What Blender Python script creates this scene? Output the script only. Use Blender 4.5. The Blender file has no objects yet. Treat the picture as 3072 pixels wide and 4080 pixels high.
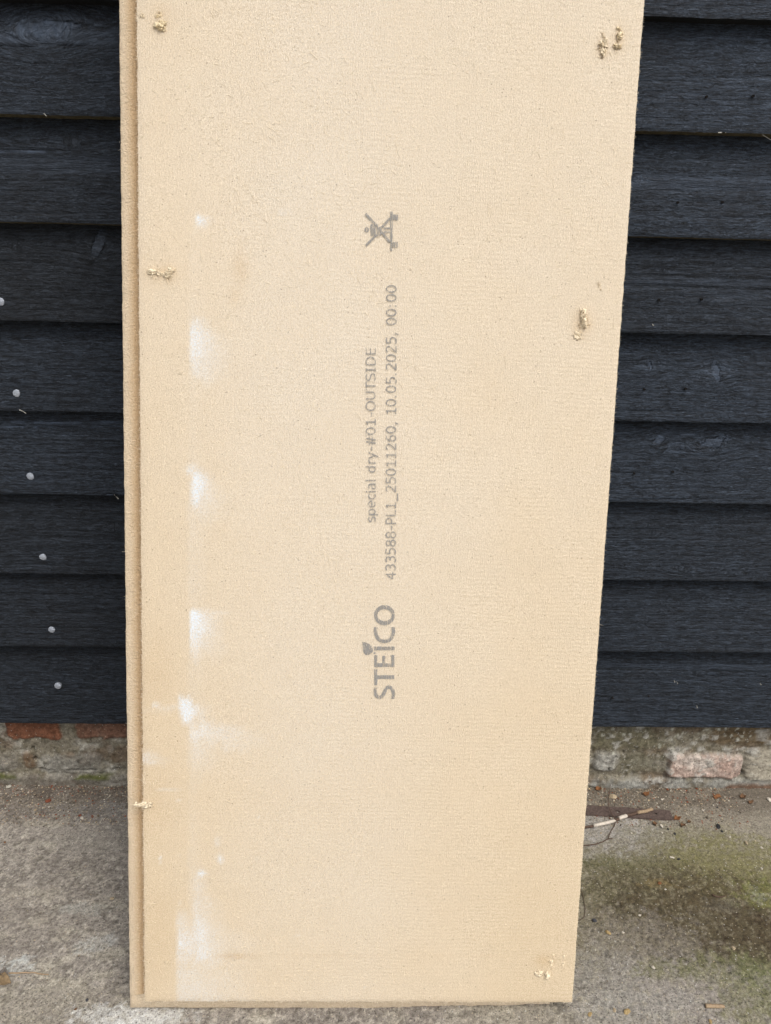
import bpy, math, random
import numpy as np
from mathutils import Matrix, Vector
from mathutils.noise import noise as mnoise
R_ = math.radians
random.seed(7)
rng = np.random.default_rng(11)
S = bpy.context.scene

# ------------------------------------------------------------ camera
F, IW, IH = 2950.0, 3072, 4080
CAM = np.array([-0.0057, -1.1226, 0.9891]); PITCH, YAW, ROLL = 0.3572, -0.0266, 0.0227
cd = bpy.data.cameras.new("camera"); cam = bpy.data.objects.new("camera", cd); S.collection.objects.link(cam)
cd.sensor_fit = 'VERTICAL'; cd.sensor_height = 34.6; cd.lens = 34.6 * F / IH
cd.clip_start = 0.01; cd.clip_end = 500
RM = (Matrix.Rotation(YAW, 3, 'Z') @ Matrix.Rotation(math.pi/2 - PITCH, 3, 'X') @ Matrix.Rotation(ROLL, 3, 'Z'))
cam.matrix_world = Matrix.Translation(CAM) @ RM.to_4x4()
S.camera = cam
S.render.resolution_x = 771; S.render.resolution_y = 1024
RN = np.array(RM)

# ------------------------------------------------------------ light: overcast day
SUN_EL, SUN_AZ = 56, 34            # the bright part of the cloud: high, in front of the wall, to the right
w = bpy.data.worlds.new("World"); S.world = w; w.use_nodes = True
nt = w.node_tree; bg = nt.nodes["Background"]
sky = nt.nodes.new("ShaderNodeTexSky"); sky.sky_type = 'NISHITA'; sky.sun_disc = False
sky.sun_elevation = R_(SUN_EL); sky.sun_rotation = R_(180 - SUN_AZ); sky.air_density = 1.0; sky.dust_density = 4.0
hs = nt.nodes.new("ShaderNodeHueSaturation"); hs.inputs["Saturation"].default_value = 0.42
nt.links.new(sky.outputs[0], hs.inputs["Color"]); nt.links.new(hs.outputs[0], bg.inputs[0])
bg.inputs[1].default_value = 0.13
ld = bpy.data.lights.new("sun", 'SUN'); ld.energy = 1.25; ld.angle = R_(38); ld.color = (1.0, 0.965, 0.92)
sun = bpy.data.objects.new("sun", ld); S.collection.objects.link(sun)
dv = Vector((math.sin(R_(SUN_AZ))*math.cos(R_(SUN_EL)), -math.cos(R_(SUN_AZ))*math.cos(R_(SUN_EL)), math.sin(R_(SUN_EL))))
sun.rotation_euler = dv.to_track_quat('Z', 'Y').to_euler(); sun.location = (1, -2, 3)
S.view_settings.view_transform = 'Standard'; S.view_settings.look = 'None'
S.view_settings.exposure = 0.55; S.view_settings.gamma = 1

# ------------------------------------------------------------ measured points -> places in the world
def ray(px, py): return RN @ np.array([(px - IW/2)/F, -(py - IH/2)/F, -1.0])
def at_wall(px, py, Y=0.0):
    d = ray(px, py); t = (Y - CAM[1])/d[1]; p = CAM + t*d; return float(p[0]), float(p[2])
def at_ground(px, py, Z=0.0):
    d = ray(px, py); t = (Z - CAM[2])/d[2]; p = CAM + t*d; return float(p[0]), float(p[1])
PO = np.array([-0.2926, -0.4227, 0.0285])
def _pan():
    lean, roll, yw = 0.2306, -0.0173, 0.0093
    u = np.array([math.cos(roll)*math.cos(yw), math.sin(yw), math.sin(roll)])
    v = np.array([-math.sin(roll), math.sin(lean), math.cos(lean)]); v /= np.linalg.norm(v)
    u -= v*(u@v); u /= np.linalg.norm(u); return u, v, np.cross(u, v)
PU, PV, PN = _pan()
def on_panel(px, py, h=0.0):      # -> local x, z on the board's face (h: height above the face)
    P = PO + PN*h
    d = ray(px, py); t = ((P - CAM)@PN)/(d@PN); q = CAM + t*d - P; return float(q@PU), float(q@PV)

# ------------------------------------------------------------ helpers
def tag(o, label=None, cat=None, group=None, kind=None):
    for k, v in (("label", label), ("category", cat), ("group", group), ("kind", kind)):
        if v: o[k] = v
    return o
def empty(name, loc=(0, 0, 0)):
    o = bpy.data.objects.new(name, None); o.location = loc; o.empty_display_size = .05
    S.collection.objects.link(o); return o
def mesh_obj(name, verts, faces, mat, parent=None, smooth=True, attrs=None, loc=None):
    me = bpy.data.meshes.new(name)
    verts = np.asarray(verts, dtype=np.float64).reshape(-1, 3)
    if isinstance(faces, np.ndarray):
        me.vertices.add(len(verts)); me.vertices.foreach_set("co", verts.ravel())
        k = faces.shape[1]
        me.loops.add(faces.size); me.loops.foreach_set("vertex_index", faces.ravel().astype(np.int32))
        me.polygons.add(len(faces)); me.polygons.foreach_set("loop_start", np.arange(0, faces.size, k, dtype=np.int32))
        me.polygons.foreach_set("loop_total", np.full(len(faces), k, dtype=np.int32))
        me.update(calc_edges=True)
    else:
        me.from_pydata(verts.tolist(), [], faces); me.update()
    for m in (mat if isinstance(mat, (list, tuple)) else [mat]): me.materials.append(m)
    if smooth: me.polygons.foreach_set("use_smooth", np.ones(len(me.polygons), dtype=bool))
    for k, a in (attrs or {}).items():
        a = np.asarray(a, dtype=np.float32)
        if a.ndim == 2:
            if a.shape[1] == 3: a = np.hstack([a, np.ones((len(a), 1), np.float32)])
            at = me.attributes.new(k, 'FLOAT_COLOR', 'POINT'); at.data.foreach_set("color", a.ravel())
        else:
            at = me.attributes.new(k, 'FLOAT', 'POINT'); at.data.foreach_set("value", a.ravel())
    me.validate()
    o = bpy.data.objects.new(name, me); S.collection.objects.link(o)
    if parent: o.parent = parent
    if loc is not None: o.location = loc
    return o
def grid_faces(nx, nz):           # vertex index = j*nx + i
    i, j = np.meshgrid(np.arange(nx-1), np.arange(nz-1)); a = (j*nx + i).ravel()
    return np.stack([a, a+1, a+1+nx, a+nx], 1)
def vnoise(x, y, seed=0):
    xi = np.floor(x).astype(np.int64); yi = np.floor(y).astype(np.int64); fx = x - xi; fy = y - yi
    fx = fx*fx*fx*(fx*(fx*6-15)+10); fy = fy*fy*fy*(fy*(fy*6-15)+10)
    def h(a, b):
        n = (a*374761393 + b*668265263 + seed*1442695041) & 0xffffffff
        n = ((n ^ (n >> 13))*1274126177) & 0xffffffff; n = n ^ (n >> 16); return (n & 0xffff)/65535.0
    return (h(xi, yi)*(1-fx) + h(xi+1, yi)*fx)*(1-fy) + (h(xi, yi+1)*(1-fx) + h(xi+1, yi+1)*fx)*fy
def fbm(x, y, seed=0, oct=4, g=.5):
    s = 0; a = 1; t = 0
    for k in range(oct): s = s + a*vnoise(x*2**k + 17*k, y*2**k - 9*k, seed+k); t += a; a *= g
    return s/t
def sstep(a, b, x): t = np.clip((x-a)/(b-a), 0, 1); return t*t*(3-2*t)
def gauss(x, y, cx, cy, sx, sy): return np.exp(-((x-cx)/sx)**2 - ((y-cy)/sy)**2)
def lerp(a, b, t): t = np.asarray(t)[..., None]; return a*(1-t) + b*t
def axis(lo, hi, step, far, grow=1.35):
    m = list(np.arange(lo, hi+step/2, step)); s = step; a = m[0]; L = []
    while a > -far: s *= grow; a -= s; L.append(a)
    s = step; b = m[-1]; Rr = []
    while b < far: s *= grow; b += s; Rr.append(b)
    return np.array(L[::-1] + m + Rr)

class NT:                          # tiny node helper
    def __init__(s, name, rough=.8, spec=.3):
        s.m = bpy.data.materials.new(name); s.m.use_nodes = True; s.t = s.m.node_tree; s.n = s.t.nodes
        s.p = s.n["Principled BSDF"]; s.p.inputs["Roughness"].default_value = rough; s.p.inputs["Specular IOR Level"].default_value = spec
        s.tc = s.n.new("ShaderNodeTexCoord")
    def put(s, sock, v):
        if hasattr(v, 'links'): s.t.links.new(v, sock)
        elif isinstance(v, (tuple, list)) and len(v) == 3 and sock.type == 'RGBA': sock.default_value = (*v, 1)
        else: sock.default_value = v
    def obj(s): return s.tc.outputs["Object"]
    def attr(s, k, col=False):
        a = s.n.new("ShaderNodeAttribute"); a.attribute_name = k; return a.outputs["Color" if col else "Fac"]
    def scale(s, v, sc):
        a = s.n.new("ShaderNodeVectorMath"); a.operation = 'MULTIPLY'; s.put(a.inputs[0], v); a.inputs[1].default_value = sc; return a.outputs[0]
    def addv(s, v, u):
        a = s.n.new("ShaderNodeVectorMath"); a.operation = 'ADD'; s.put(a.inputs[0], v); s.put(a.inputs[1], u); return a.outputs[0]
    def comb(s, x, y, z):
        a = s.n.new("ShaderNodeCombineXYZ"); s.put(a.inputs[0], x); s.put(a.inputs[1], y); s.put(a.inputs[2], z); return a.outputs[0]
    def sep(s, v):
        a = s.n.new("ShaderNodeSeparateXYZ"); s.put(a.inputs[0], v); return a.outputs
    def noise(s, v, sc=1, det=2, rough=.5, dist=0):
        a = s.n.new("ShaderNodeTexNoise"); s.put(a.inputs["Vector"], v); a.inputs["Scale"].default_value = sc
        a.inputs["Detail"].default_value = det; a.inputs["Roughness"].default_value = rough; a.inputs["Distortion"].default_value = dist
        return a.outputs[0]
    def vor(s, v, sc=1, feat='F1', out="Distance", rnd=1):
        a = s.n.new("ShaderNodeTexVoronoi"); a.feature = feat; s.put(a.inputs["Vector"], v); a.inputs["Scale"].default_value = sc
        a.inputs["Randomness"].default_value = rnd; return a.outputs[out]
    def math(s, op, a, b=0.5, clamp=False):
        m = s.n.new("ShaderNodeMath"); m.operation = op; m.use_clamp = clamp; s.put(m.inputs[0], a); s.put(m.inputs[1], b); return m.outputs[0]
    def rng(s, v, a, b, c=0, d=1):
        m = s.n.new("ShaderNodeMapRange"); s.put(m.inputs[0], v)
        for i, k in enumerate((a, b, c, d)): m.inputs[i+1].default_value = k
        return m.outputs[0]
    def mix(s, f, a, b, mode='MIX'):
        m = s.n.new("ShaderNodeMix"); m.data_type = 'RGBA'; m.blend_type = mode
        s.put(m.inputs[0], f); s.put(m.inputs[6], a); s.put(m.inputs[7], b); return m.outputs[2]
    def bump(s, h, dist, st=1, prev=None):
        b = s.n.new("ShaderNodeBump"); b.inputs["Strength"].default_value = st; b.inputs["Distance"].default_value = dist
        s.put(b.inputs["Height"], h)
        if prev is not None: s.put(b.inputs["Normal"], prev)
        return b.outputs[0]
    def done(s, col=None, nrm=None, rough=None):
        if col is not None: s.put(s.p.inputs["Base Color"], col)
        if nrm is not None: s.put(s.p.inputs["Normal"], nrm)
        if rough is not None: s.put(s.p.inputs["Roughness"], rough)
        return s.m

# ------------------------------------------------------------ materials
def mat_fibre(name, base, side=False, use_attr=True):
    n = NT(name, .95, .12); o = n.obj()
    x, y, z = n.sep(o)
    wob = n.noise(o, 45, 2)
    # imprint of the pressing mesh: short upright ribs standing in rows
    wob2 = n.noise(n.scale(o, (150, 150, 260)), 1, 2)
    rx = n.math('ADD', n.math('MULTIPLY', x, 2300), n.math('ADD', n.math('MULTIPLY', wob, 14), n.math('MULTIPLY', wob2, 7)))
    rib = n.math('SINE', rx)
    row = n.math('SINE', n.math('ADD', n.math('MULTIPLY', z, 1180), n.math('ADD', n.math('MULTIPLY', n.noise(o, 9, 2), 10), n.math('MULTIPLY', n.noise(o, 70, 2), 9))))
    rmask = n.math('MULTIPLY', n.rng(n.noise(o, 10, 3), .36, .58, .15, 1), n.rng(x, .05, .30, .35, 1))
    fine = n.noise(o, 680, 4, .8)
    mid = n.noise(o, 330, 3, .65)
    fib1 = n.noise(n.scale(o, (900, 900, 180)), 1, 2, .6, 1.2)
    fib2 = n.noise(n.scale(o, (170, 900, 800)), 1, 2, .6, 1.6)
    patch = n.noise(o, 9, 3)
    if side:
        col = n.mix(n.rng(fine, .35, .68), (base[0]*.78, base[1]*.72, base[2]*.64), base)
        col = n.mix(n.math('MULTIPLY', n.rng(n.math('ADD', x, n.math('MULTIPLY', wob, .006)), -.0150, -.0050, 0, 1), n.rng(z, -.002, .001, 0, 1)), col, n.mix(1.0, col, (.82, .72, .60), 'MULTIPLY'))  # browner milled core, with the shade beside the face step painted in
        nr = n.bump(mid, .0026, 1); nr = n.bump(fine, .0010, 1, nr)
        return n.done(col, nr)
    c = n.mix(n.rng(fine, .36, .64), (base[0]*.70, base[1]*.66, base[2]*.58), (base[0]*1.16, base[1]*1.19, base[2]*1.24))
    c = n.mix(n.rng(fib1, .60, .74, 0, .55), c, (base[0]*1.25, base[1]*1.27, base[2]*1.28))
    c = n.mix(n.rng(fib2, .62, .78, 0, .35), c, (base[0]*.72, base[1]*.64, base[2]*.54))
    c = n.mix(n.rng(mid, .58, .8, 0, .30), c, (base[0]*.84, base[1]*.76, base[2]*.62))
    c = n.mix(n.rng(patch, .3, .7, 0, .28), c, (base[0]*.93, base[1]*.86, base[2]*.74))
    c = n.mix(n.math('MULTIPLY', n.rng(row, -.9, .2, 1, 0), n.math('MULTIPLY', rmask, .17)), c, (base[0]*.78, base[1]*.73, base[2]*.64))
    c = n.mix(n.math('MULTIPLY', n.math('MULTIPLY', n.rng(rib, -.2, .8, 0, 1), n.rng(row, -.2, .6, 0, 1)), n.math('MULTIPLY', rmask, .26)), c, (base[0]*1.2, base[1]*1.22, base[2]*1.25))
    # sparse dark bark specks
    sp = n.vor(o, 150); sz = n.noise(o, 60, 1)
    spk = n.math('MULTIPLY', n.rng(sp, .07, .15, 1, 0), n.rng(sz, .53, .57, 0, 1))
    c = n.mix(n.math('MULTIPLY', spk, .6), c, (.13, .075, .035))
    if use_attr:
        c = n.mix(n.attr("warm"), c, n.mix(1.0, c, (.945, .895, .80), 'MULTIPLY'))
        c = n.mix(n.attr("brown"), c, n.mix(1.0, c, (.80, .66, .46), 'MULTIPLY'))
        wf = n.math('MULTIPLY', n.attr("white"), n.rng(n.noise(o, 420, 4, .8), .38, .60, .25, 1.35), True)
        c = n.mix(wf, c, (.70, .75, .79))
    hh = n.math('ADD', n.math('MULTIPLY', n.math('MULTIPLY', rib, n.math('MULTIPLY', n.rng(row, -1, 1, .1, 1), n.rng(n.noise(o, 14, 2), .35, .6, .15, 1))), .30), n.math('MULTIPLY', fib1, 1.6))
    hh = n.math('ADD', hh, n.math('MULTIPLY', row, n.math('MULTIPLY', rmask, .09)))
    nr = n.bump(hh, .00050, .8); nr = n.bump(fine, .0006, .7, nr); nr = n.bump(mid, .0008, .4, nr)
    return n.done(c, nr)
FB = (.680, .578, .440)
M_face = mat_fibre("pressed_fibre", FB)
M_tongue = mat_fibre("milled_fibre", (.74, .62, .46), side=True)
def mat_simple(name, col, rough=.85, var=.35, sc=300, bump=.001, spec=.25, metal=0):
    n = NT(name, rough, spec); v = n.noise(n.obj(), sc, 4, .65)
    n.p.inputs["Metallic"].default_value = metal
    c = n.mix(n.rng(v, .3, .7), tuple(k*(1-var) for k in col), tuple(k*(1+var*.6) for k in col))
    return n.done(c, n.bump(v, bump))
M_fluff = mat_simple("loose_wood_fibre", (.92, .79, .58), .95, .25, 700, .0004)
M_fluffy = mat_simple("yellow_fibre", (.90, .76, .52), .95, .3, 600, .0004)
M_pit = mat_simple("shaded_torn_core", (.52, .39, .25), 1, .4, 700, .001)  # brown torn fibre, its colour also carrying the shade of a small hole
M_hair = mat_simple("pale_fibre", (.92, .82, .64), .8, .12, 200, .0001)
def mat_ink():
    n = NT("grey_ink", .9, .1); o = n.obj(); x, y, z = n.sep(o)
    st = n.noise(n.comb(n.math('MULTIPLY', x, 1500), 0, n.math('MULTIPLY', z, 90)), 1, 2, .6)
    f = n.noise(o, 900, 3, .7)
    a = n.rng(n.math('ADD', n.math('MULTIPLY', st, .6), n.math('MULTIPLY', f, .4)), .450, .485, 0, 1)
    n.done((.285, .275, .255), n.bump(f, .0006))
    n.put(n.p.inputs["Alpha"], a); return n.m
M_ink = mat_ink()

def mat_clad():
    n = NT("black_stained_sawn_timber", .62, .26); gu = n.attr("gu"); gv = n.attr("gv"); o = n.obj()
    sm = n.attr("smooth"); tn = n.attr("tone")
    V = lambda a, b: n.comb(n.math('MULTIPLY', gu, a), n.math('MULTIPLY', gv, b), 0)
    big = n.noise(V(4, 110), 1, 3, .6)                  # growth bands
    med = n.noise(V(42, 300), 1, 3, .65, .9)           # torn sawn fibre
    fin = n.noise(V(95, 560), 1, 3, .75, 1.4)
    chop = n.noise(o, 480, 3, .7)
    blade = n.noise(n.scale(o, (420, 300, 18)), 1, 2, .6) # faint upright saw marks
    rough_amt = n.math('MULTIPLY', n.rng(big, .35, .65, .55, 1.15), n.math('SUBTRACT', 1.0, n.math('MULTIPLY', sm, .85)))
    c = n.mix(n.rng(med, .40, .60), (.0105, .0128, .0165), (.038, .048, .063))
    c = n.mix(n.rng(fin, .54, .64, 0, .80), c, (.070, .086, .110))
    c = n.mix(n.rng(fin, .46, .38, 0, .7), c, (.0045, .0054, .0070))
    c = n.mix(n.rng(big, .62, .76, 0, .30), c, (.012, .012, .013))
    c = n.mix(n.rng(blade, .5, .75, 0, .22), c, (.040, .048, .062))
    c = n.mix(n.math('MULTIPLY', sm, .5), c, (.036, .046, .063))
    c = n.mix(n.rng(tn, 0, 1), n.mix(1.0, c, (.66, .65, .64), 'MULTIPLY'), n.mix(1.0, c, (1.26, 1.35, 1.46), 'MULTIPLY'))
    br = n.noise(o, 7, 3); c = n.mix(n.rng(br, .55, .8, 0, .30), c, (.020, .018, .017))
    sp = n.vor(o, 75); gate = n.noise(o, 30, 1)
    c = n.mix(n.math('MULTIPLY', n.rng(sp, .018, .034, 1, 0), n.rng(gate, .62, .66)), c, (.26, .27, .26))
    h = n.math('ADD', n.math('MULTIPLY', n.math('MULTIPLY', med, 1.0), rough_amt), n.math('MULTIPLY', big, .55))
    nr = n.bump(h, .0060, 1); nr = n.bump(n.math('MULTIPLY', fin, rough_amt), .0040, 1, nr); nr = n.bump(chop, .0007, .7, nr)
    return n.done(c, nr, n.rng(chop, .3, .7, .50, .75))
M_clad = mat_clad()
M_edge_dark = mat_simple("black_cut_edge", (.012, .013, .014), .8, .5, 200, .001)
M_edge_raw = mat_simple("bare_cut_edge", (.11, .095, .055), .9, .6, 160, .001)

def mat_col(name, rough=.92, fine=(900, .35), bump=(.0018, .0012), spec=.2, grit=True, midsc=220):
    n = NT(name, rough, spec); o = n.obj(); c = n.attr("col", True)
    f = n.noise(o, fine[0], 4, .75); m = n.noise(o, midsc, 4, .7)
    k = fine[1]
    c = n.mix(n.rng(f, .3, .7), n.mix(1.0, c, (1-k,)*3, 'MULTIPLY'), n.mix(1.0, c, (1+k, 1+k, 1+k*.9), 'MULTIPLY'))
    c = n.mix(n.rng(m, .34, .62), n.mix(1.0, c, (.64, .62, .60), 'MULTIPLY'), n.mix(1.0, c, (1.17, 1.16, 1.13), 'MULTIPLY'))
    if grit:
        d = n.vor(o, 300); cc = n.vor(o, 300, 'F1', "Color"); r, g, b = n.sep(cc)
        sel = n.math('MULTIPLY', n.rng(d, .22, .34, 1, 0), n.rng(r, .86, .90))
        c = n.mix(n.math('MULTIPLY', sel, .7), c, n.mix(n.rng(g, .4, .6), (.50, .42, .30), (.55, .54, .50)))
        sel2 = n.math('MULTIPLY', n.rng(d, .25, .40, 1, 0), n.rng(b, .84, .88))
        c = n.mix(n.math('MULTIPLY', sel2, .65), c, (.045, .038, .032))
    nr = n.bump(m, bump[0], 1); nr = n.bump(f, bump[1], 1, nr)
    return n.done(c, nr)
M_ground = mat_col("weathered_concrete", .93, (620, .50), (.0020, .0012))
M_plinth = mat_col("old_brick_and_mortar", .95, (700, .30), (.0035, .0014), midsc=130)
M_grit = mat_col("grit_stone", .9, (900, .2), (.0004, .0003), grit=False)

# ============================================================ ground
def build_ground():
    xs = axis(-.70, .70, .0028, 45); ys = axis(-.72, .06, .0028, 45)
    X, Y = np.meshgrid(xs, ys); x = X.ravel(); y = Y.ravel()
    near = ((np.abs(x) < 1.2) & (y > -1.3) & (y < .3)).astype(float)
    base = np.array([.318, .290, .262])
    col = np.tile(base, (len(x), 1))
    a = fbm(x*5+3, y*9, 1, 5); b = fbm(x*22, y*40, 2, 5, .6); c = fbm(x*70, y*90, 3, 4, .6)
    col = lerp(col, np.array([.218, .196, .178]), sstep(.42, .68, a)*.75)
    col = lerp(col, np.array([.45, .42, .35]), sstep(.52, .72, b)*.6)
    col = lerp(col, np.array([.13, .115, .10]), sstep(.54, .72, c)*.45)
    d = fbm(x*190, y*210, 4, 2, .6); col = lerp(col, np.array([.50, .46, .40]), sstep(.55, .80, d)*.65); col = lerp(col, np.array([.11, .095, .08]), sstep(.44, .2, d)*.6)
    # pale lime bloom
    def blot(px, py, sx, sy, amt, colr, seed, thr=.42, fr=45):
        nonlocal col
        gx, gy = at_ground(px, py)
        m = gauss(x, y, gx, gy, sx, sy)
        nn = .55*fbm(x*fr, y*fr, seed, 5, .75) + .25*vnoise(x*330+seed, y*330, seed+9) + .20*vnoise(x*130+seed, y*140, seed+19)
        m = sstep(thr, thr+.24, (nn-.5)*1.25+.27 + m*.60)*sstep(.02, .35, m)*amt
        col = lerp(col, np.array(colr), np.clip(m*(.25+.85*vnoise(x*260, y*260, seed+3)+.35*(vnoise(x*110, y*120, seed+4)-.3)), 0, 1))
    rx = sstep(.05, .30, x)
    col = lerp(col, np.array([.29, .265, .215]), rx*.7)
    gr = vnoise(x*300, y*300, 61)*.6 + .4*vnoise(x*150, y*160, 62)
    col = lerp(col, col*.45, sstep(.62, .80, gr)*.0)
    # dark damp dirt band along the wall foot
    dirt = sstep(-.085, -.012, y + .05*(fbm(x*9, y*9, 5)-.5))*near
    col = lerp(col, np.array([.105, .085, .068]), dirt*(.45+.45*fbm(x*30, y*60, 6)))
    # grey trowelled smear on the left
    blot(420, 3230, .09, .022, .8, (.23, .22, .21), 8); blot(120, 3240, .12, .03, .5, (.16, .14, .125), 9)
    blot(380, 3340, .10, .03, .5, (.31, .29, .26), 10); blot(60, 3700, .10, .05, .45, (.20, .175, .155), 11)
    blot(60, 3850, .035, .02, .8, (.50, .52, .52), 12, .5); blot(340, 3620, .05, .012, .6, (.40, .40, .37), 13, .5)
    blot(380, 3760, .035, .02, .7, (.44, .44, .43), 14, .5); blot(480, 4050, .08, .018, .95, (.66, .67, .68), 15, .44)
    blot(620, 4060, .06, .012, .7, (.55, .55, .54), 16, .46); blot(120, 4040, .14, .05, .5, (.34, .31, .25), 17)
    blot(100, 3560, .08, .02, .5, (.32, .29, .25), 171, .48); blot(250, 3450, .06, .02, .5, (.17, .15, .135), 172, .46)
    # right: pale washed patch, green algae, dark brown crust
    blot(2480, 3330, .075, .045, .95, (.36, .345, .33), 20, .30); blot(2420, 3420, .06, .02, .6, (.40, .39, .37), 21, .4)
    green = (.185, .172, .100); g2 = (.205, .192, .092); dk = (.092, .078, .048)
    blot(2480, 3440, .10, .014, .95, (.095, .102, .04), 22, .38, 80)
    blot(2700, 3330, .10, .03, .6, green, 23); blot(2700, 3600, .24, .11, .75, (.165, .145, .090), 241, .30, 60); blot(2960, 3720, .16, .12, .6, (.14, .118, .075), 242, .32, 60); blot(2700, 3470, .15, .05, .55, green, 24, .38)
    blot(2960, 3450, .12, .07, .9, g2, 25, .36); blot(2520, 3560, .09, .05, .7, (.12, .11, .055), 26, .34)
    blot(2700, 3570, .12, .06, .7, dk, 27, .36, 60); blot(2880, 3650, .16, .08, .7, (.085, .062, .035), 28, .36, 60)
    blot(3040, 3760, .09, .05, .95, (.065, .045, .028), 29, .36, 60); blot(2850, 3760, .14, .06, .6, (.10, .085, .05), 30, .38, 60)
    blot(2640, 3520, .04, .012, .7, (.22, .17, .085), 31, .5, 90); blot(3040, 3560, .05, .03, .7, (.20, .21, .07), 32, .4, 70)
    blot(2900, 3610, .05, .02, .2, (.2, .2, .19), 33, .55, 80); blot(3020, 3570, .03, .02, .4, (.32, .33, .31), 34, .58, 110)
    blot(2560, 3760, .10, .06, .6, (.25, .225, .20), 35, .38); blot(2700, 3950, .14, .05, .8, (.31, .285, .265), 36, .34)
    blot(2420, 3900, .06, .05, .6, (.28, .27, .25), 361, .38); blot(2650, 3860, .05, .015, .8, (.16, .16, .08), 362, .4, 70)
    blot(2950, 3870, .09, .03, .8, (.165, .165, .085), 37, .38, 60); blot(3050, 3950, .03, .05, .95, (.155, .165, .08), 38, .36, 60)
    blot(2850, 3990, .12, .05, .55, (.33, .30, .28), 39, .4); blot(2980, 4000, .05, .04, .6, (.17, .17, .07), 40, .4, 60)
    blot(2520, 4020, .10, .03, .7, (.34, .325, .30), 41, .4)
    rr_ = rx*sstep(-.10, -.22, y)          # pitted, crusted surface on the right
    col = lerp(col, col*.42, sstep(.58, .76, gr)*rr_*.6); col = lerp(col, np.array([.36, .33, .24]), sstep(.38, .20, gr)*rr_*.35)
    col = np.where(near[:, None] > 0, col, base)
    z = (.0022*(fbm(x*6, y*6, 50)-.5) + .0026*(fbm(x*40, y*40, 51, 4)-.5) + .0022*(fbm(x*150, y*150, 52, 3)-.5))*near
    z += near*dirt*(.004*fbm(x*25, y*40, 53, 4) - .001)
    cx, cy = at_ground(430, 3260); sm = gauss(x, y, cx, cy, .12, .03); z -= sm*.0008
    global GX, GY, GZ; GX, GY, GZ = xs, ys, z.reshape(len(ys), len(xs))
    o = mesh_obj("ground", np.stack([x, y, z], 1), grid_faces(len(xs), len(ys)), M_ground, attrs={"col": col})
    tag(o, "weathered grey concrete yard with green algae and dark crust on the right", kind="structure"); return o
build_ground()
def gh(x, y):
    i = int(np.clip(np.searchsorted(GX, x), 1, len(GX)-1)); j = int(np.clip(np.searchsorted(GY, y), 1, len(GY)-1)); return float(GZ[j, i])
def G3(px, py, h=0.0):
    x, y = at_ground(px, py); return Vector((x, y, gh(x, y) + h))

# ============================================================ wall
wall = empty("boarded_wall", (0, 0.02, 0)); LW = Vector((0, -.02, 0))
tag(wall, "black stained weatherboard wall on a low brick plinth, behind the leaning panel", "wall")
ROWZ = [1.264, 1.1309, .9959, .8608, .7264, .5922, .4527, .3137, .1558]
knots = []   # x, z, radius, kind
def kn(px, py, r, kind): x, z = at_wall(px, py, .008); knots.append((x, z, r, kind))
kn(277, 560, .012, 'k'); kn(450, 2100, .011, 'k'); kn(362, 2672, .006, 'k'); kn(330, 2050, .006, 'k')
kn(2700, 1788, .015, 'r'); kn(2720, 2262, .010, 'k'); kn(2606, 2124, .005, 'k'); kn(2650, 1078, .005, 'k')
kn(2895, 1190, .006, 's'); kn(2648, 1390, .006, 'k'); kn(2775, 2688, .004, 'k'); kn(1100, 1700, .01, 'k'); kn(60, 980, .008, 'k')
kn(138, 120, .015, 's')
plates = []  # pale planed-looking flakes: x, z, half length, half width, angle
def plate(px, py, a, b, ang): x, z = at_wall(px, py, .008); plates.append((x, z, a, b, R_(ang)))
plate(385, 975, .026, .008, 62); plate(2857, 1481, .017, .007, -72); plate(2594, 1458, .010, .0035, -72)
plate(2850, 1767, .024, .010, 8); plate(2632, 1757, .010, .006, 30); plate(440, 1966, .012, .003, 0)
plate(150, 110, .040, .010, 4); plate(2545, 715, .010, .004, -8); plate(240, 88, .03, .003, -3)
bands = []   # smooth growth bands: x0, z, half height, x1
def band(px0, px1, py, hgt): a = at_wall(px0, py, .008); b = at_wall(px1, py, .008); bands.append((a[0], a[1], b[0], b[1], hgt))
band(2480, 3100, 1130, .0055); band(2400, 3100, 2668, .006); band(2440, 3100, 735, .010)
band(-60, 270, 604, .002); band(2440, 2900, 1738, .002); band(2470, 3100, 1412, .0012); band(0, 200, 1352, .0015)
band(0, 480, 1690, .0025); band(0, 480, 1706, .0018); band(-60, 470, 150, .010); band(-60, 480, 660, .012)
grooves = []
def groove(px0, py0, px1, py1, wd): a = at_wall(px0, py0, .008); b = at_wall(px1, py1, .008); grooves.append((*a, *b, wd))
groove(-80, 1752, 520, 1764, .0012); groove(-80, 2372, 520, 2378, .0012); groove(2460, 1132, 3100, 1155, .0014)
groove(2460, 1095, 3100, 1112, .0012); groove(2380, 2678, 3100, 2690, .001); groove(2400, 2312, 3100, 2330, .0008)
groove(-80, 175, 520, 180, .0012); groove(-80, 1040, 200, 1046, .0015); groove(2700, 1800, 3100, 1775, .0010)

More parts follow.
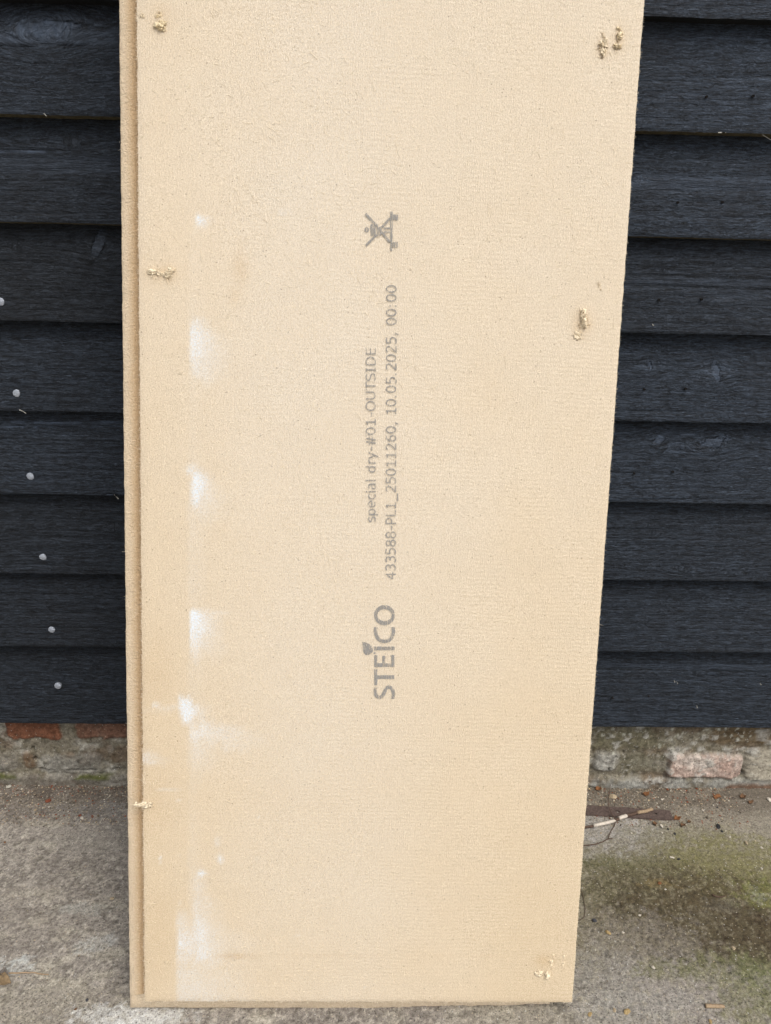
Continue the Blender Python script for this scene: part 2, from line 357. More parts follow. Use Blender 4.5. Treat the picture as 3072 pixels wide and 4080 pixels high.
def build_cladding():
    xs = np.concatenate([axis(-.72, -.26, .0024, 4.0)[:-1]])
    xs = xs[xs < -.26]; left = xs
    xr = axis(.14, .72, .0024, 4.0); xr = xr[xr >= .14]
    xs = np.concatenate([left, np.arange(-.26, .14, .01), xr])
    tops = [ROWZ[0] + .1335*k for k in range(10, 0, -1)]
    rows = tops + ROWZ
    V = []; Fc = []; MI = []; A = {"gu": [], "gv": [], "smooth": [], "tone": []}; off = 0
    nx = len(xs)
    for i, z0 in enumerate(rows):
        ztop = (rows[i-1] if i else z0 + .14) + .022
        vis = z0 > .1 and z0 < 1.3
        nz = 64 if vis else 6
        tz = np.linspace(0, 1, nz)
        X, T = np.meshgrid(xs, tz); x = X.ravel(); t = T.ravel()
        edge = .0016*(fbm(x*14, x*0+i*3.3, 90+i, 4)-.5) + .0009*(fbm(x*120, x*0, 91+i, 2)-.5)
        z = z0 + edge*(1-t) + (ztop - z0)*t
        h = ztop - z0
        y = .0 + .0235*t*(h/.155) + .0012*(fbm(x*3, z*9, 60+i)-.5)
        y += .0013*np.exp(-t*h/.0012)            # eased arris
        gu = x + i*7.31; gv = (z - z0)*(1.0) + i*3.17 + .004*(fbm(x*2.2, x*0, 70+i, 3)-.5)*4
        gv = gv + .0035*(fbm(x*8, z*10, 75+i, 3)-.5)
        sm = np.zeros_like(x)
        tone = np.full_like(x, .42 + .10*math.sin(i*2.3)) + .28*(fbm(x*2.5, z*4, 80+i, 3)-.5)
        tone += np.where(x > 0, .26, -.14)*1.0; tone += .16*math.sin(i*4.7) + .22*(fbm(x*1.2, gv*40, 83+i, 3)-.5)  # sky sheen in the colour: right boards lightened, left boards darkened
        inb = lambda kz: z0 - .003 < kz < z0 + h
        for (kx, kz, kr, kd) in knots:
            if not inb(kz): continue
            dx = x-kx; dz = z-kz; d2 = (dx/(kr*2.6))**2 + (dz/(kr*1.3))**2; e = np.exp(-d2)
            gv = gv - e*kr*np.tanh(dz/kr)*.7   # grain flows round the knot
            r = np.hypot(dx*1.0, dz)
            if kd in 'kr':
                rj = r*(1+.5*(fbm(x*110, z*110, 96, 3)-.5)); core = sstep(kr*1.1, kr*.6, rj)
                if kd == 'r':
                    ring = np.sin(rj*2*math.pi/.0036); tone += core*(.10 + .22*ring); y = y - .0005*core*ring; sm = np.maximum(sm, .35*core)
                else: gu = gu + core*.05*np.sign(dx); y = y + .0014*core*(fbm(x*260, z*260, 97, 3)-.4); tone -= .18*core
            else:
                sm = np.maximum(sm, np.exp(-d2*2)*.7)
        for (kx, kz, a, b, an) in plates:
            if not inb(kz): continue
            dx = (x-kx)*math.cos(an) + (z-kz)*math.sin(an); dz = -(x-kx)*math.sin(an) + (z-kz)*math.cos(an)
            q = (dx/a)**2 + (dz/b)**2 + 1.5*(fbm(x*130, z*130, 95, 3)-.5); m = sstep(1.0, .7, q)
            m = m*(.45+.75*fbm(x*160, z*90, 104, 2)); sm = np.maximum(sm, m); tone += .22*m; y -= .0010*m
            y += .0022*np.exp(-((q-1.2)/.18)**2)*(dz*dx > 0)
            e = np.exp(-((x-kx)/(a*1.6))**2 - ((z-kz)/(b*2+a*.6))**2); gv = gv - .6*e*(z-kz)
        for (x0, zz0, x1, zz1, hh) in bands:
            if not inb((zz0+zz1)/2): continue
            zc = zz0 + (zz1-zz0)*(x-x0)/(x1-x0) + .004*(fbm(x*9, x*0, 97, 3)-.5)
            m = sstep(hh*1.15, hh*.75, np.abs(z-zc) + .0015*(fbm(x*60, z*60, 98)-.5))*sstep(x0-.01, x0+.02, x)*sstep(x1+.01, x1-.02, x)
            m = m*(sstep(.35, .5, fbm(x*30, x*0, 99, 2)) if hh < .003 else .75)
            sm = np.maximum(sm, m*(.95 if hh < .003 else .6)); y -= .0007*m; tone += m*(.55 if hh < .003 else .12)
        for (x0, zz0, x1, zz1, wd) in grooves:
            if not inb((zz0+zz1)/2): continue
            zc = zz0 + (zz1-zz0)*(x-x0)/(x1-x0) + .005*(fbm(x*12, x*0, 101, 3)-.5)
            m = np.exp(-((z-zc)/wd)**2)*sstep(x0-.01, x0+.01, x)*sstep(x1+.01, x1-.01, x)
            y += .0025*m; tone -= .4*m
        y += .0008*(fbm(x*35, gv*260, 110+i, 3)-.5)*(1-sm)
        V.append(np.stack([x, y, z], 1))
        f = grid_faces(nx, nz); Fc.append(f + off); MI.append(np.zeros(len(f), int))
        for k, a in zip(("gu", "gv", "smooth", "tone"), (gu, gv, sm, tone)): A[k].append(a)
        off += nx*nz
        # underside of the cut edge
        lo = V[-1][:nx].copy(); bk = lo.copy(); bk[:, 1] = .020; bk[:, 2] -= 0.0015
        V += [lo, bk]
        a = np.arange(nx-1); f = np.stack([off+a+nx, off+a+nx+1, off+a+1, off+a], 1); Fc.append(f)
        MI.append(np.full(len(f), 2 if abs(z0-ROWZ[2]) < .001 or (abs(z0-ROWZ[1]) < .001) else 1))
        for k, s in (("gu", 0), ("gv", 0), ("smooth", 0), ("tone", .5)): A[k].append(np.full(2*nx, float(s)))
        off += 2*nx
    V = np.concatenate(V) + np.array([0, -.02, 0]); Fc = np.concatenate(Fc)
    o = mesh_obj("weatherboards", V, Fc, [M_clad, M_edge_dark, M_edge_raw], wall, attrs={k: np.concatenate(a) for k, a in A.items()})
    o.data.polygons.foreach_set("material_index", np.concatenate(MI).astype(np.int32)); o.data.update()
build_cladding()

def box(name, lo, hi, mat, parent=None):
    x0, y0, z0 = lo; x1, y1, z1 = hi
    v = [(x0,y0,z0),(x1,y0,z0),(x1,y1,z0),(x0,y1,z0),(x0,y0,z1),(x1,y0,z1),(x1,y1,z1),(x0,y1,z1)]
    f = [(3,2,1,0),(4,5,6,7),(0,1,5,4),(1,2,6,5),(2,3,7,6),(3,0,4,7)]
    return mesh_obj(name, v, f, mat, parent, smooth=False)
box("wall_backing", (-4.2, .012, .16), (4.2, .12, 2.62), M_edge_dark, wall)

def build_plinth():
    YP = .028
    xs = axis(-.72, .72, .0022, 4.2); nz = 78; zs = np.linspace(-.012, .185, nz)
    X, Z = np.meshgrid(xs, zs); x = X.ravel(); z = Z.ravel()
    wx = x + .010*(fbm(x*40, z*40, 120, 4)-.5); wz = z + .008*(fbm(x*40, z*40, 121, 4)-.5)
    n1 = fbm(x*25, z*25, 122, 5, .6); n2 = fbm(x*80, z*80, 123, 4, .6); n3 = fbm(x*8, z*8, 124, 3)
    col = np.tile(np.array([.235, .212, .165]), (len(x), 1))
    col = lerp(col, np.array([.42, .405, .36]), sstep(.50, .66, n1)*.85)
    col = lerp(col, np.array([.11, .095, .06]), sstep(.54, .70, n2)*.6)
    col = lerp(col, np.array([.15, .10, .065]), sstep(.55, .72, fbm(x*18, z*30, 125, 4))*.6)
    y = np.full_like(x, YP) - .003*(n1-.5) - .004*(n2-.5)
    def rect(px0, py0, px1, py1, c, amt=1, dep=.004, soft=.006, seed=0, rag=.5):
        nonlocal col, y
        a = at_wall(px0, py0, YP); b = at_wall(px1, py1, YP); cx, cz = (a[0]+b[0])/2, (a[1]+b[1])/2
        hx, hz = abs(b[0]-a[0])/2, abs(a[1]-b[1])/2
        cr = .011; ax_ = np.abs(wx-cx)-hx+cr; az_ = np.abs(wz-cz)-hz+cr
        d = np.hypot(np.maximum(ax_, 0), np.maximum(az_, 0)) + np.minimum(np.maximum(ax_, az_), 0) - cr
        d = d + .005*(fbm(x*70, z*70, 170+seed, 4, .6)-.5)
        m = sstep(soft*.5, -soft*.6, d)
        sm = sstep(.25, .25+rag, fbm(x*45, z*45, 130+seed, 4, .6)+.25*m)
        col = lerp(col, np.array(c), m*sm*amt); y = y - dep*m
        y += .0022*np.exp(-((d-.001)/.002)**2)*sstep(.4, .6, fbm(x*60, z*60, 150+seed))*(amt > .5)
    red = (.20, .088, .052)
    rect(18, 2850, 250, 2942, red, 1, .003, .005, 1, .18); rect(297, 2850, 520, 2940, (.22, .11, .075), .85, .003, .008, 2, .35)
    rect(-300, 2850, -20, 2940, (.25, .11, .07), .8, .003, .006, 3)
    rect(85, 2995, 150, 3060, (.17, .105, .06), .8, .002, .010, 4, .4); rect(170, 3000, 420, 3075, (.26, .25, .225), .6, .003, .010, 5)
    rect(-200, 2990, 80, 3070, (.25, .235, .21), .6, .003, .010, 6)
    rect(2665, 3000, 2945, 3092, (.47, .345, .295), 1, .009, .007, 7, .30); rect(2980, 2985, 3300, 3100, (.40, .365, .30), 1, .007, .008, 8)
    rect(2370, 2990, 2450, 3070, (.34, .335, .31), .9, .006, .012, 9, .3)
    rect(2840, 2860, 3400, 2968, (.125, .085, .045), .8, .002, .012, 10, .4); rect(2370, 2900, 2700, 2990, (.15, .14, .09), .7, .001, .02, 11, .5)
    rect(2470, 3000, 2650, 3080, (.16, .15, .105), .8, 0, .02, 12, .4)
    # white bloom on the pink brick
    bx, bz = at_wall(2800, 3040, YP); m = gauss(x, z, bx, bz+.008, .07, .022)
    col = lerp(col, np.array([.58, .55, .51]), m*sstep(.34, .58, fbm(x*42, z*60, 140, 5, .6))*.75)
    # lichen
    for k in range(46):
        px = rng.uniform(2660, 3060); py = rng.uniform(2898, 2960)
        if rng.random() < .35: px = rng.uniform(2400, 2680); py = rng.uniform(2900, 3000)
        lx, lz = at_wall(px, py, YP); r = rng.uniform(.0012, .0045)
        col = lerp(col, np.array([.46, .46, .40]), sstep(r, r*.5, np.hypot(wx-lx, wz-lz) + .002*(n2-.5))*.85)
    sp = fbm(x*150, z*150, 160, 4, .7); col = lerp(col, col*1.35, sstep(.55, .75, sp)*.8); col = lerp(col, col*.6, sstep(.45, .25, sp)*.7)
    flake = sstep(.60, .68, fbm(x*55, z*70, 161, 5, .65)); col = lerp(col, np.array([.46, .45, .42]), flake*.75*(x > 0)); y -= .0016*flake
    # dark splits and voids
    for (px, py, r) in ((136, 2985, .005), (140, 3020, .004), (2448, 3010, .003), (2950, 3078, .006), (2480, 2995, .003), (2425, 3057, .003)):
        lx, lz = at_wall(px, py, YP); m = sstep(r, r*.3, np.hypot((wx-lx)*1.2, (wz-lz)*.8)); y += .012*m; col = lerp(col, np.array([.05, .045, .03]), m*.8)
    # mortar ledge at the foot, mossy on the left
    led = sstep(.028, .016, wz + .006*(n3-.5)); y -= led*.007*(1+.6*(fbm(x*30, z*30, 149)-.5))
    col = lerp(col, np.array([.30, .30, .28]), led*sstep(.35, .55, n1)*.8*(x > 0)); col = lerp(col, np.array([.22, .205, .18]), led*.6*(x < 0))
    zl = .030 + .004*(fbm(x*12, x*0, 141)-.5)
    moss = np.exp(-((z-zl+.010)/.006)**2)*sstep(.42, .58, fbm(x*30, z*60, 142, 4))*(x < -.2)
    col = lerp(col, np.array([.085, .095, .018]), moss*.9); y -= .003*moss*fbm(x*150, z*150, 143)
    crack = np.exp(-((z-zl-.004)/.0016)**2)*sstep(.40, .6, fbm(x*20, x*0, 144))*(x < -.2); y += .004*crack; col = lerp(col, np.array([.05, .045, .035]), crack*.7)
    # brick showing low down
    low = sstep(.016, .006, wz)*sstep(.5, .62, fbm(x*12, z*20, 145)); col = lerp(col, np.array([.17, .085, .045]), low*.8)
    y -= .0018*(fbm(x*170, z*170, 146, 2)-.5)
    o = mesh_obj("brick_plinth", np.stack([x, y-.02, z], 1), grid_faces(len(xs), nz), M_plinth, wall, attrs={"col": col})
build_plinth()

# nails on the left, sunk fixings on the right
M_galv = mat_simple("galvanised_nail", (.38, .41, .46), .5, .45, 500, .0008, .5, .35)
M_sunk = mat_simple("shaded_sunk_nail", (.012, .010, .009), .8, .4, 500, .0005)  # near-black colour stands for the shade inside a nail hole
def nail(px, py, seed):
    rr = random.Random(seed); x, z = at_wall(px, py, .0035); n = 9
    prof = [(.0056, .004), (.0059, -.0003), (.0054, -.0010), (.0030, -.0017), (.0012, -.0019)]
    v = []; f = []
    ph = rr.uniform(0, 6)
    rim = [1+rr.uniform(-.09, .09) for _ in range(n)]
    for r, yy in prof:
        for k in range(n): a = ph + 2*math.pi*k/n; v.append((r*rim[k]*math.cos(a), yy + rr.uniform(-.0002, .0002), r*rim[k]*math.sin(a)))
    v.append((0, -.0014, 0)); c = len(v)-1
    for i in range(len(prof)-1):
        for k in range(n): f.append((i*n+k, i*n+(k+1) % n, (i+1)*n+(k+1) % n, (i+1)*n+k))
    for k in range(n): f.append(((len(prof)-1)*n+k, (len(prof)-1)*n+(k+1) % n, c))
    mesh_obj("nail_head", v, f, M_galv, wall, smooth=False, loc=(x, .0035-.02, z))
for k, p in enumerate([(2,1202),(66,1567),(121,1898),(171,2220),(205,2509),(230.5,2733)]): nail(*p, k)
def sunk(px, py, seed, r=.0021):
    rr = random.Random(seed); x, z = at_wall(px, py, .004); n = 10; v = []; f = []
    for q, yy in ((1.25, .003), (1.15, -.0006), (.8, -.0004), (.7, .0008)):
        for k in range(n): a = 2*math.pi*k/n; s = r*q*(1+rr.uniform(-.15, .15)); v.append((s*math.cos(a), yy, s*math.sin(a)))
    v.append((0, .0009, 0))
    for i in range(3):
        for k in range(n): f.append((i*n+k, i*n+(k+1) % n, (i+1)*n+(k+1) % n, (i+1)*n+k))
    for k in range(n): f.append((3*n+k, 3*n+(k+1) % n, 4*n))
    mesh_obj("sunk_nail", v, f, M_sunk, wall, loc=(x, .0045-.02, z))
for k, p in enumerate([(2817,385),(2702,807),(2627,1195),(2569,1552),(2528,1887),(2442,2783),(3003,382),(2880,805),(2797,1193),(2733,1550),(2683,1881),(2586,2777)]): sunk(*p, 40+k, .0015 if k != 11 else .0012)

M_stray = mat_simple("stray_pale_fibre", (.34, .33, .29), .9, .2, 300, .0001)
def stray(pts, r):
    v = []; f = []
    for i, (px, py) in enumerate(pts):
        x, z = at_wall(px, py, -.001)
        for a in (0, 2.09, 4.19): v.append((x + r*math.cos(a), -.0215 - .001*i + r*.5*math.sin(a), z + r*math.sin(a)))
    for i in range(len(pts)-1):
        for a in range(3): f.append((i*3+a, i*3+(a+1) % 3, (i+1)*3+(a+1) % 3, (i+1)*3+a))
    mesh_obj("stray_fibre", v, f, M_stray, wall)
for pts, r in (([(176, 452), (182, 458), (188, 464)], .0006), ([(3038, 538), (3055, 549), (3075, 562)], .0003), ([(78, 1632), (92, 1637), (106, 1645)], .0006), ([(456, 1972), (466, 1979), (474, 1985)], .0007),
               ([(2600, 1292), (2602, 1296)], .0009), ([(2686, 2710), (2687, 2716)], .0008), ([(2776, 2812), (2777, 2818)], .0009), ([(2695, 2715), (2699, 2722)], .0006), ([(3028, 2722), (3031, 2726)], .0010),
               ([(2862, 528), (2890, 529)], .0007)): stray(pts, r)

# ============================================================ fibre helpers
def strand(p0, d, up, L, rad, curl, rr, n=4):
    """a thin tapering three-sided curved fibre -> verts, faces"""
    v = []; f = []; d = d.normalized(); s = d.cross(up)
    s = s.normalized() if s.length > 1e-6 else Vector((1, 0, 0)); pts = []; p = p0.copy()
    cd_ = rr.uniform(-curl, curl); cu = rr.uniform(-curl, curl)*.6
    for i in range(n+1): pts.append(p.copy()); p = p + d*(L/n); d = (d + s*cd_/n + up*cu/n).normalized()
    for i, q in enumerate(pts):
        r = rad*(1 - .7*i/n)
        for a in (0, 2.09, 4.19): v.append(q + s*r*math.cos(a) + up*r*math.sin(a))
    for i in range(n):
        for a in range(3): f.append((i*3+a, i*3+(a+1) % 3, (i+1)*3+(a+1) % 3, (i+1)*3+a))
    return v, f
class Bag:
    def __init__(s): s.v = []; s.f = []
    def add(s, v, f): o = len(s.v); s.v += [tuple(q) for q in v]; s.f += [tuple(i+o for i in q) for q in f]

# ============================================================ the leaning fibreboard
board = empty("insulation_board")
mb = Matrix.Identity(4)
for i in range(3): mb[i][0] = PU[i]; mb[i][1] = -PN[i]; mb[i][2] = PV[i]; mb[i][3] = PO[i]
board.matrix_world = mb
tag(board, "tall beige wood fibre board with grey print, leaning on the black wall", "insulation board")
WB, LB, TB = .575, 1.555, .060
def build_face():
    xs = np.concatenate([np.arange(0, WB-.001, .0036), [WB]]); zs = np.concatenate([np.arange(0, LB-.001, .0036), [LB]])
    nx, nz = len(xs), len(zs)
    X, Z = np.meshgrid(xs, zs); x = X.ravel(); z = Z.ravel()
    white = np.zeros_like(x); brown = np.zeros_like(x)
    n1 = fbm(x*60, z*60, 200, 4, .6)
    s = 1.844
    def wsp(px, py, wl, wr, hh, amp, ns=1.0):
        nonlocal white
        cx, cz = on_panel(px*s, py*s); dx = x-cx
        g = np.where(dx < 0, np.exp(-(dx/wl)**2), np.exp(-(dx/wr)**2))*np.exp(-((z-cz)/hh)**2)
        white = np.maximum(white, g*amp*(1-ns*.45 + ns*.9*(n1-.05)))
    def wre(x0, x1, y0, y1, amp, dec=60, top=14, bot=30, edge=7, ns=.6):
        """chalky scuff between photo columns x0..x1, rows y0..y1: crisp left edge, fading right and down"""
        nonlocal white
        cy = (y0+y1)/2; a0 = on_panel(x0, cy); k = .000325; cx = a0[0]; zt = on_panel(x0, y0)[1]; zb = on_panel(x0, y1)[1]
        sd = int(x0*3+y0) % 97
        jx = x + .005*(fbm(x*90, z*60, 220+sd, 4)-.5); jz = z + min(.030, (y1-y0)*k*.9+.004)*(fbm(x*75, z*40, 221+sd, 4, .65)-.5) + min(.02, (y1-y0)*k*.5)*((x-cx)/.02).clip(-1, 2)*.35
        g = sstep(cx-edge*k, cx+edge*k*.6, jx)*np.exp(-np.maximum(jx-(cx+(x1-x0)*k*.5), 0)/(dec*k*1.9))
        g = g*sstep(zt+top*k*1.6, zt-top*k*1.6, jz)*sstep(zb-bot*k*1.8, zb+bot*k*1.8, jz)
        white = np.maximum(white, g*min(amp*1.15, 1)*(1-ns*.5+ns*(fbm(x*120, z*120, 222, 4, .65)-.1)*1.2))
    wre(780, 800, 862, 900, .85, 12, 8, 12); wre(765, 790, 820, 950, .14, 30, 30, 60)
    wre(760, 800, 1285, 1470, .60, 35, 25, 50); wre(760, 780, 1270, 1400, .35, 60, 25, 60); wre(762, 800, 1360, 1440, .3, 60, 30, 50)
    wre(765, 805, 1860, 1990, .80, 22, 25, 40, 10); wre(745, 790, 1850, 1880, .5, 15, 10, 10, 14); wre(760, 800, 1900, 2040, .45, 45, 30, 60); wre(735, 850, 1870, 1878, .35, 20, 4, 4, 14)
    wre(755, 808, 2415, 2550, .85, 25, 18, 45); wre(758, 800, 2500, 2600, .40, 50, 30, 50); wre(830, 930, 2432, 2440, .42, 25, 5, 6, 14); wre(830, 870, 2430, 2455, .35, 15, 8, 8, 14)
    wre(722, 788, 2790, 2862, .95, 20, 18, 22, 18); wre(605, 624, 2803, 2813, 1.0, 8, 4, 4, 6); wre(620, 740, 2808, 2824, .28, 30, 8, 8, 14)
    wre(760, 870, 2858, 2950, .40, 110, 25, 25); wre(760, 800, 2900, 3060, .32, 45, 30, 70); wre(770, 1080, 2888, 2898, .26, 150, 14, 14); wre(770, 1120, 2936, 2944, .30, 150, 8, 5); wre(560, 760, 2826, 2834, .18, 40, 10, 10, 30)
    wre(566, 610, 2990, 3035, .34, 30, 12, 18, 16); wre(590, 640, 3030, 3040, .45, 16, 5, 5, 14); wre(630, 770, 3143, 3149, .32, 20, 4, 4, 20)
    wre(868, 892, 3405, 3432, .55, 8, 10, 10); wre(860, 880, 3335, 3370, .30, 8, 10, 10); wre(705, 712, 3413, 3417, .5, 8, 4, 4); wre(1020, 1030, 3400, 3440, .2, 14, 12, 12)
    wre(772, 800, 3450, 3640, .32, 20, 40, 60, 12); wre(795, 808, 3470, 3490, .9, 8, 8, 8); wre(796, 806, 3658, 3668, .9, 6, 5, 5)
    wre(706, 830, 3655, 3840, .42, 90, 50, 60, 12); wre(770, 850, 3650, 3840, .50, 45, 45, 40, 30); wre(712, 732, 3750, 3775, .85, 14, 14, 14); wre(795, 835, 3790, 3832, .60, 18, 18, 14, 16); wre(770, 840, 3665, 3700, .35, 40, 20, 20, 16)
    wre(706, 850, 3790, 4020, .34, 120, 80, 60, 12); wre(800, 1050, 3795, 3808, .22, 60, 10, 6); wre(772, 800, 3540, 3700, .34, 45, 50, 50, 14); wre(900, 1500, 3796, 3803, .16, 160, 8, 6, 20); wre(775, 1000, 1884, 1894, .14, 120, 8, 8, 16); wre(1180, 1200, 3720, 3735, .3, 14, 8, 8); wre(1100, 1140, 820, 850, .3, 30, 10, 14)
    for (px, py) in ((711, 3190), (638, 3415), (642, 3434), (720, 3598), (843, 3605), (1448, 3938), (1035, 3255)):
        cx, cz = on_panel(px, py); white = np.maximum(white, gauss(x, z, cx, cz, .0016, .0018)*.8)
    # the long faint bloom below each mark
    cx, _ = on_panel(757, 1400*s); dx = x-cx + .003*(fbm(x*60, z*60, 223)-.5)
    low = sstep(.05, .35, 1-z/1.25)
    streak = np.where(dx < 0, np.exp(-(dx/.003)**2), np.exp(-(dx/.026)**2))*(.05+.14*fbm(x*10, z*14, 201, 3))*(z < 1.02)
    white = np.maximum(white, streak*sstep(1.02, .96, z))
    cx, cz = on_panel(700*s, 1400*s); white = np.maximum(white, .16*np.exp(-((x-cx)/.17)**2)*(.6+.4*fbm(x*5, z*5, 203)))
    tp = sstep(.45, 1.2, z); white = np.maximum(white, .07*tp)  # paler middle and top: uneven lighting put into the colour
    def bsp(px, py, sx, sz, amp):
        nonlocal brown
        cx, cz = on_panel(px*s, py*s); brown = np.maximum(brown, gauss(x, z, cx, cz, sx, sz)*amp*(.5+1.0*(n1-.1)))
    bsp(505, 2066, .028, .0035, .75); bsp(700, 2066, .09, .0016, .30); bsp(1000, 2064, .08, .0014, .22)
    bsp(345, 40, .014, .018, .35); bsp(350, 590, .020, .010, .3); bsp(1258, 698, .012, .018, .4); bsp(1302, 105, .008, .012, .3)  # under the tufts: stain of the torn recess with shading painted in
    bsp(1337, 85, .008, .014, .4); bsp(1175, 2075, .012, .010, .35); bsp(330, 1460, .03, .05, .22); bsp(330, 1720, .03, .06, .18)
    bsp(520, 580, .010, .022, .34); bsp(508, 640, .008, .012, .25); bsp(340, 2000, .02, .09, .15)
    warm = .50*sstep(1.0, .0, z) + .28*sstep(.14, .0, x) + .30*(fbm(x*6, z*3, 202, 3)-.5) + .2*(sstep(.40, .56, x)*sstep(.5, 0, z))  # warm zones of the board; dimmer lighting low down is painted in too
    warm = np.clip(warm, 0, 1)
    # very slight unevenness, crumbly edges
    y = .0010*(fbm(x*9, z*9, 204)-.5)
    edge = np.minimum(np.minimum(x, WB-x), z); y = y + .0009*np.exp(-edge/.0016)
    x2 = x + np.where(x == 0, .0012*(fbm(z*140, z*0, 205, 3)-.5), 0) + np.where(x == WB, .0012*(fbm(z*140, z*0, 206, 3)-.5), 0)
    z2 = z + np.where(z == 0, .0016*(fbm(x*140, x*0, 207, 3)-.5), 0)
    V = [np.stack([x2, y, z2], 1)]; Fc = [grid_faces(nx, nz)]
    idx = np.arange(nx*nz).reshape(nz, nx); off = nx*nz
    ring = np.concatenate([idx[0, :], idx[1:, -1], idx[-1, -2::-1], idx[-2:0:-1, 0]])
    P = V[0][ring]
    D1 = .017; B = P.copy(); B[:, 1] = D1
    V.append(B); m = len(ring); a = np.arange(m); b = (a+1) % m
    Fc.append(np.stack([ring[a], off+a, off+b, ring[b]], 1))
    Vn = np.concatenate(V); nn = len(Vn)
    pad = lambda q: np.concatenate([q, q[ring]])
    # back layer of the same sheet (y .040 .. .060) as a box
    bx = np.array([(0, .040, 0), (WB, .040, 0), (WB, TB, 0), (0, TB, 0), (0, .040, LB), (WB, .040, LB), (WB, TB, LB), (0, TB, LB)])
    bf = np.array([(3,2,1,0),(4,5,6,7),(0,1,5,4),(1,2,6,5),(2,3,7,6),(3,0,4,7)]) + nn
    Vn = np.concatenate([Vn, bx]); Fc.append(bf)
    z8 = np.zeros(8)
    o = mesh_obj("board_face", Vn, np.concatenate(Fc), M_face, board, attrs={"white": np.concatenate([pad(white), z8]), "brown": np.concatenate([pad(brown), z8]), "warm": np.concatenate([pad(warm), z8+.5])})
    try: o.data.set_sharp_from_angle(angle=R_(40))
    except Exception: pass
build_face()
def build_tongue():
    # milled tongue: runs down the left edge and along the bottom; dips to a cove beside the face
    prof = [(-.0235, .038), (-.0238, .0145), (-.0232, .0128), (-.0218, .0120), (-.0125, .0120), (-.0085, .0128), (-.0035, .0146), (.003, .0150)]
    zs = np.concatenate([np.arange(0, LB, .004), [LB]]); V = []
    for z in zs:
        for k, (px, py) in enumerate(prof):
            j = .0011*(fbm(np.array([z*90.]), np.array([k*7.+px*500]), 210, 3)[0]-.5)
            V.append((px + j*(1 if k < 3 else .3), py + (j*1.1 if k > 1 else 0), z))
    n = len(prof); Fc = [tuple(q) for q in grid_faces(n, len(zs))]
    # bottom tongue, section (z, y), swept along x
    bp = [(.003, .0150), (-.010, .0145), (-.0205, .0142), (-.0222, .0155), (-.0225, .030), (.003, .030)]
    xs = np.arange(-.0236, .5515, .004); o0 = len(V)
    for x in xs:
        for k, (pz, py) in enumerate(bp):
            j = .0012*(fbm(np.array([x*90.]), np.array([k*5.]), 211, 3)[0]-.5)
            V.append((x, py + j, pz + j*.8))
    n2 = len(bp)
    for i in range(len(xs)-1):
        for k in range(n2-1): Fc.append((o0+i*n2+k, o0+(i+1)*n2+k, o0+(i+1)*n2+k+1, o0+i*n2+k+1))
    Fc.append(tuple(o0+k for k in range(n2))); e = o0+(len(xs)-1)*n2; Fc.append(tuple(e+k for k in range(n2-1, -1, -1)))
    # core between the two outer layers
    o1 = len(V); x0, x1 = -.0234, .551
    V += [(x0, .0379, 0), (x1, .0379, 0), (x1, .0379, LB), (x0, .0379, LB), (x1, .0172, 0), (x1, .0172, LB), (0, .0172, LB), (x0, .0172, LB)]
    Fc += [(o1+1, o1, o1+3, o1+2), (o1+4, o1+1, o1+2, o1+5), (o1+2, o1+3, o1+7, o1+5)]
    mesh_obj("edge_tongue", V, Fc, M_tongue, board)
build_tongue()

# loose fibres lying on the face and furring the tongue: nobody could count them
def build_fibres():
    rr = random.Random(3); B = Bag(); up = Vector((0, -1, 0))
    for k in range(8500):
        x = rr.uniform(.002, WB-.002); z = rr.uniform(.002, 1.30)
        if x > .30 and rr.random() < .45: continue
        a = rr.uniform(0, math.pi*2) if rr.random() < .45 else rr.gauss(math.pi/2, .35)
        L = rr.choice((.0025, .003, .004, .005, .0065, .009)) if rr.random() < .97 else .013
        v, f = strand(Vector((x, -.0004, z)), Vector((math.cos(a), -.05, math.sin(a))), up, L, rr.uniform(.00014, .00027), .7, rr, 2)
        B.add(v, f)
    for k in range(1500):   # along the tongue
        x = rr.uniform(-.0225, -.001); z = rr.uniform(0, 1.30); a = rr.uniform(0, math.pi*2)
        y0 = .0125 if x < -.011 else .0125+(x+.011)*.42
        v, f = strand(Vector((x, y0, z)), Vector((math.cos(a), -.35, math.sin(a))), up, rr.uniform(.002, .005), .00014, .8, rr, 2); B.add(v, f)
    for k in range(1500):   # frayed arrises
        z = rr.uniform(0, 1.30); left = rr.random() < .65; x = 0 if left else WB
        v, f = strand(Vector((x, .0004, z)), Vector((-1 if left else 1, rr.uniform(-1, .6), rr.uniform(-1.2, 1.2))), up, rr.uniform(.0008, .0026), .00014, 1, rr, 2); B.add(v, f)
    for k in range(300):
        x = rr.uniform(0, WB); v, f = strand(Vector((x, .0006, 0)), Vector((rr.uniform(-1, 1), rr.uniform(-1, .3), -1)), up, rr.uniform(.001, .004), .00014, 1, rr, 2); B.add(v, f)
    o = mesh_obj("loose_fibres", B.v, B.f, M_hair, board); o["kind"] = "stuff"
build_fibres()

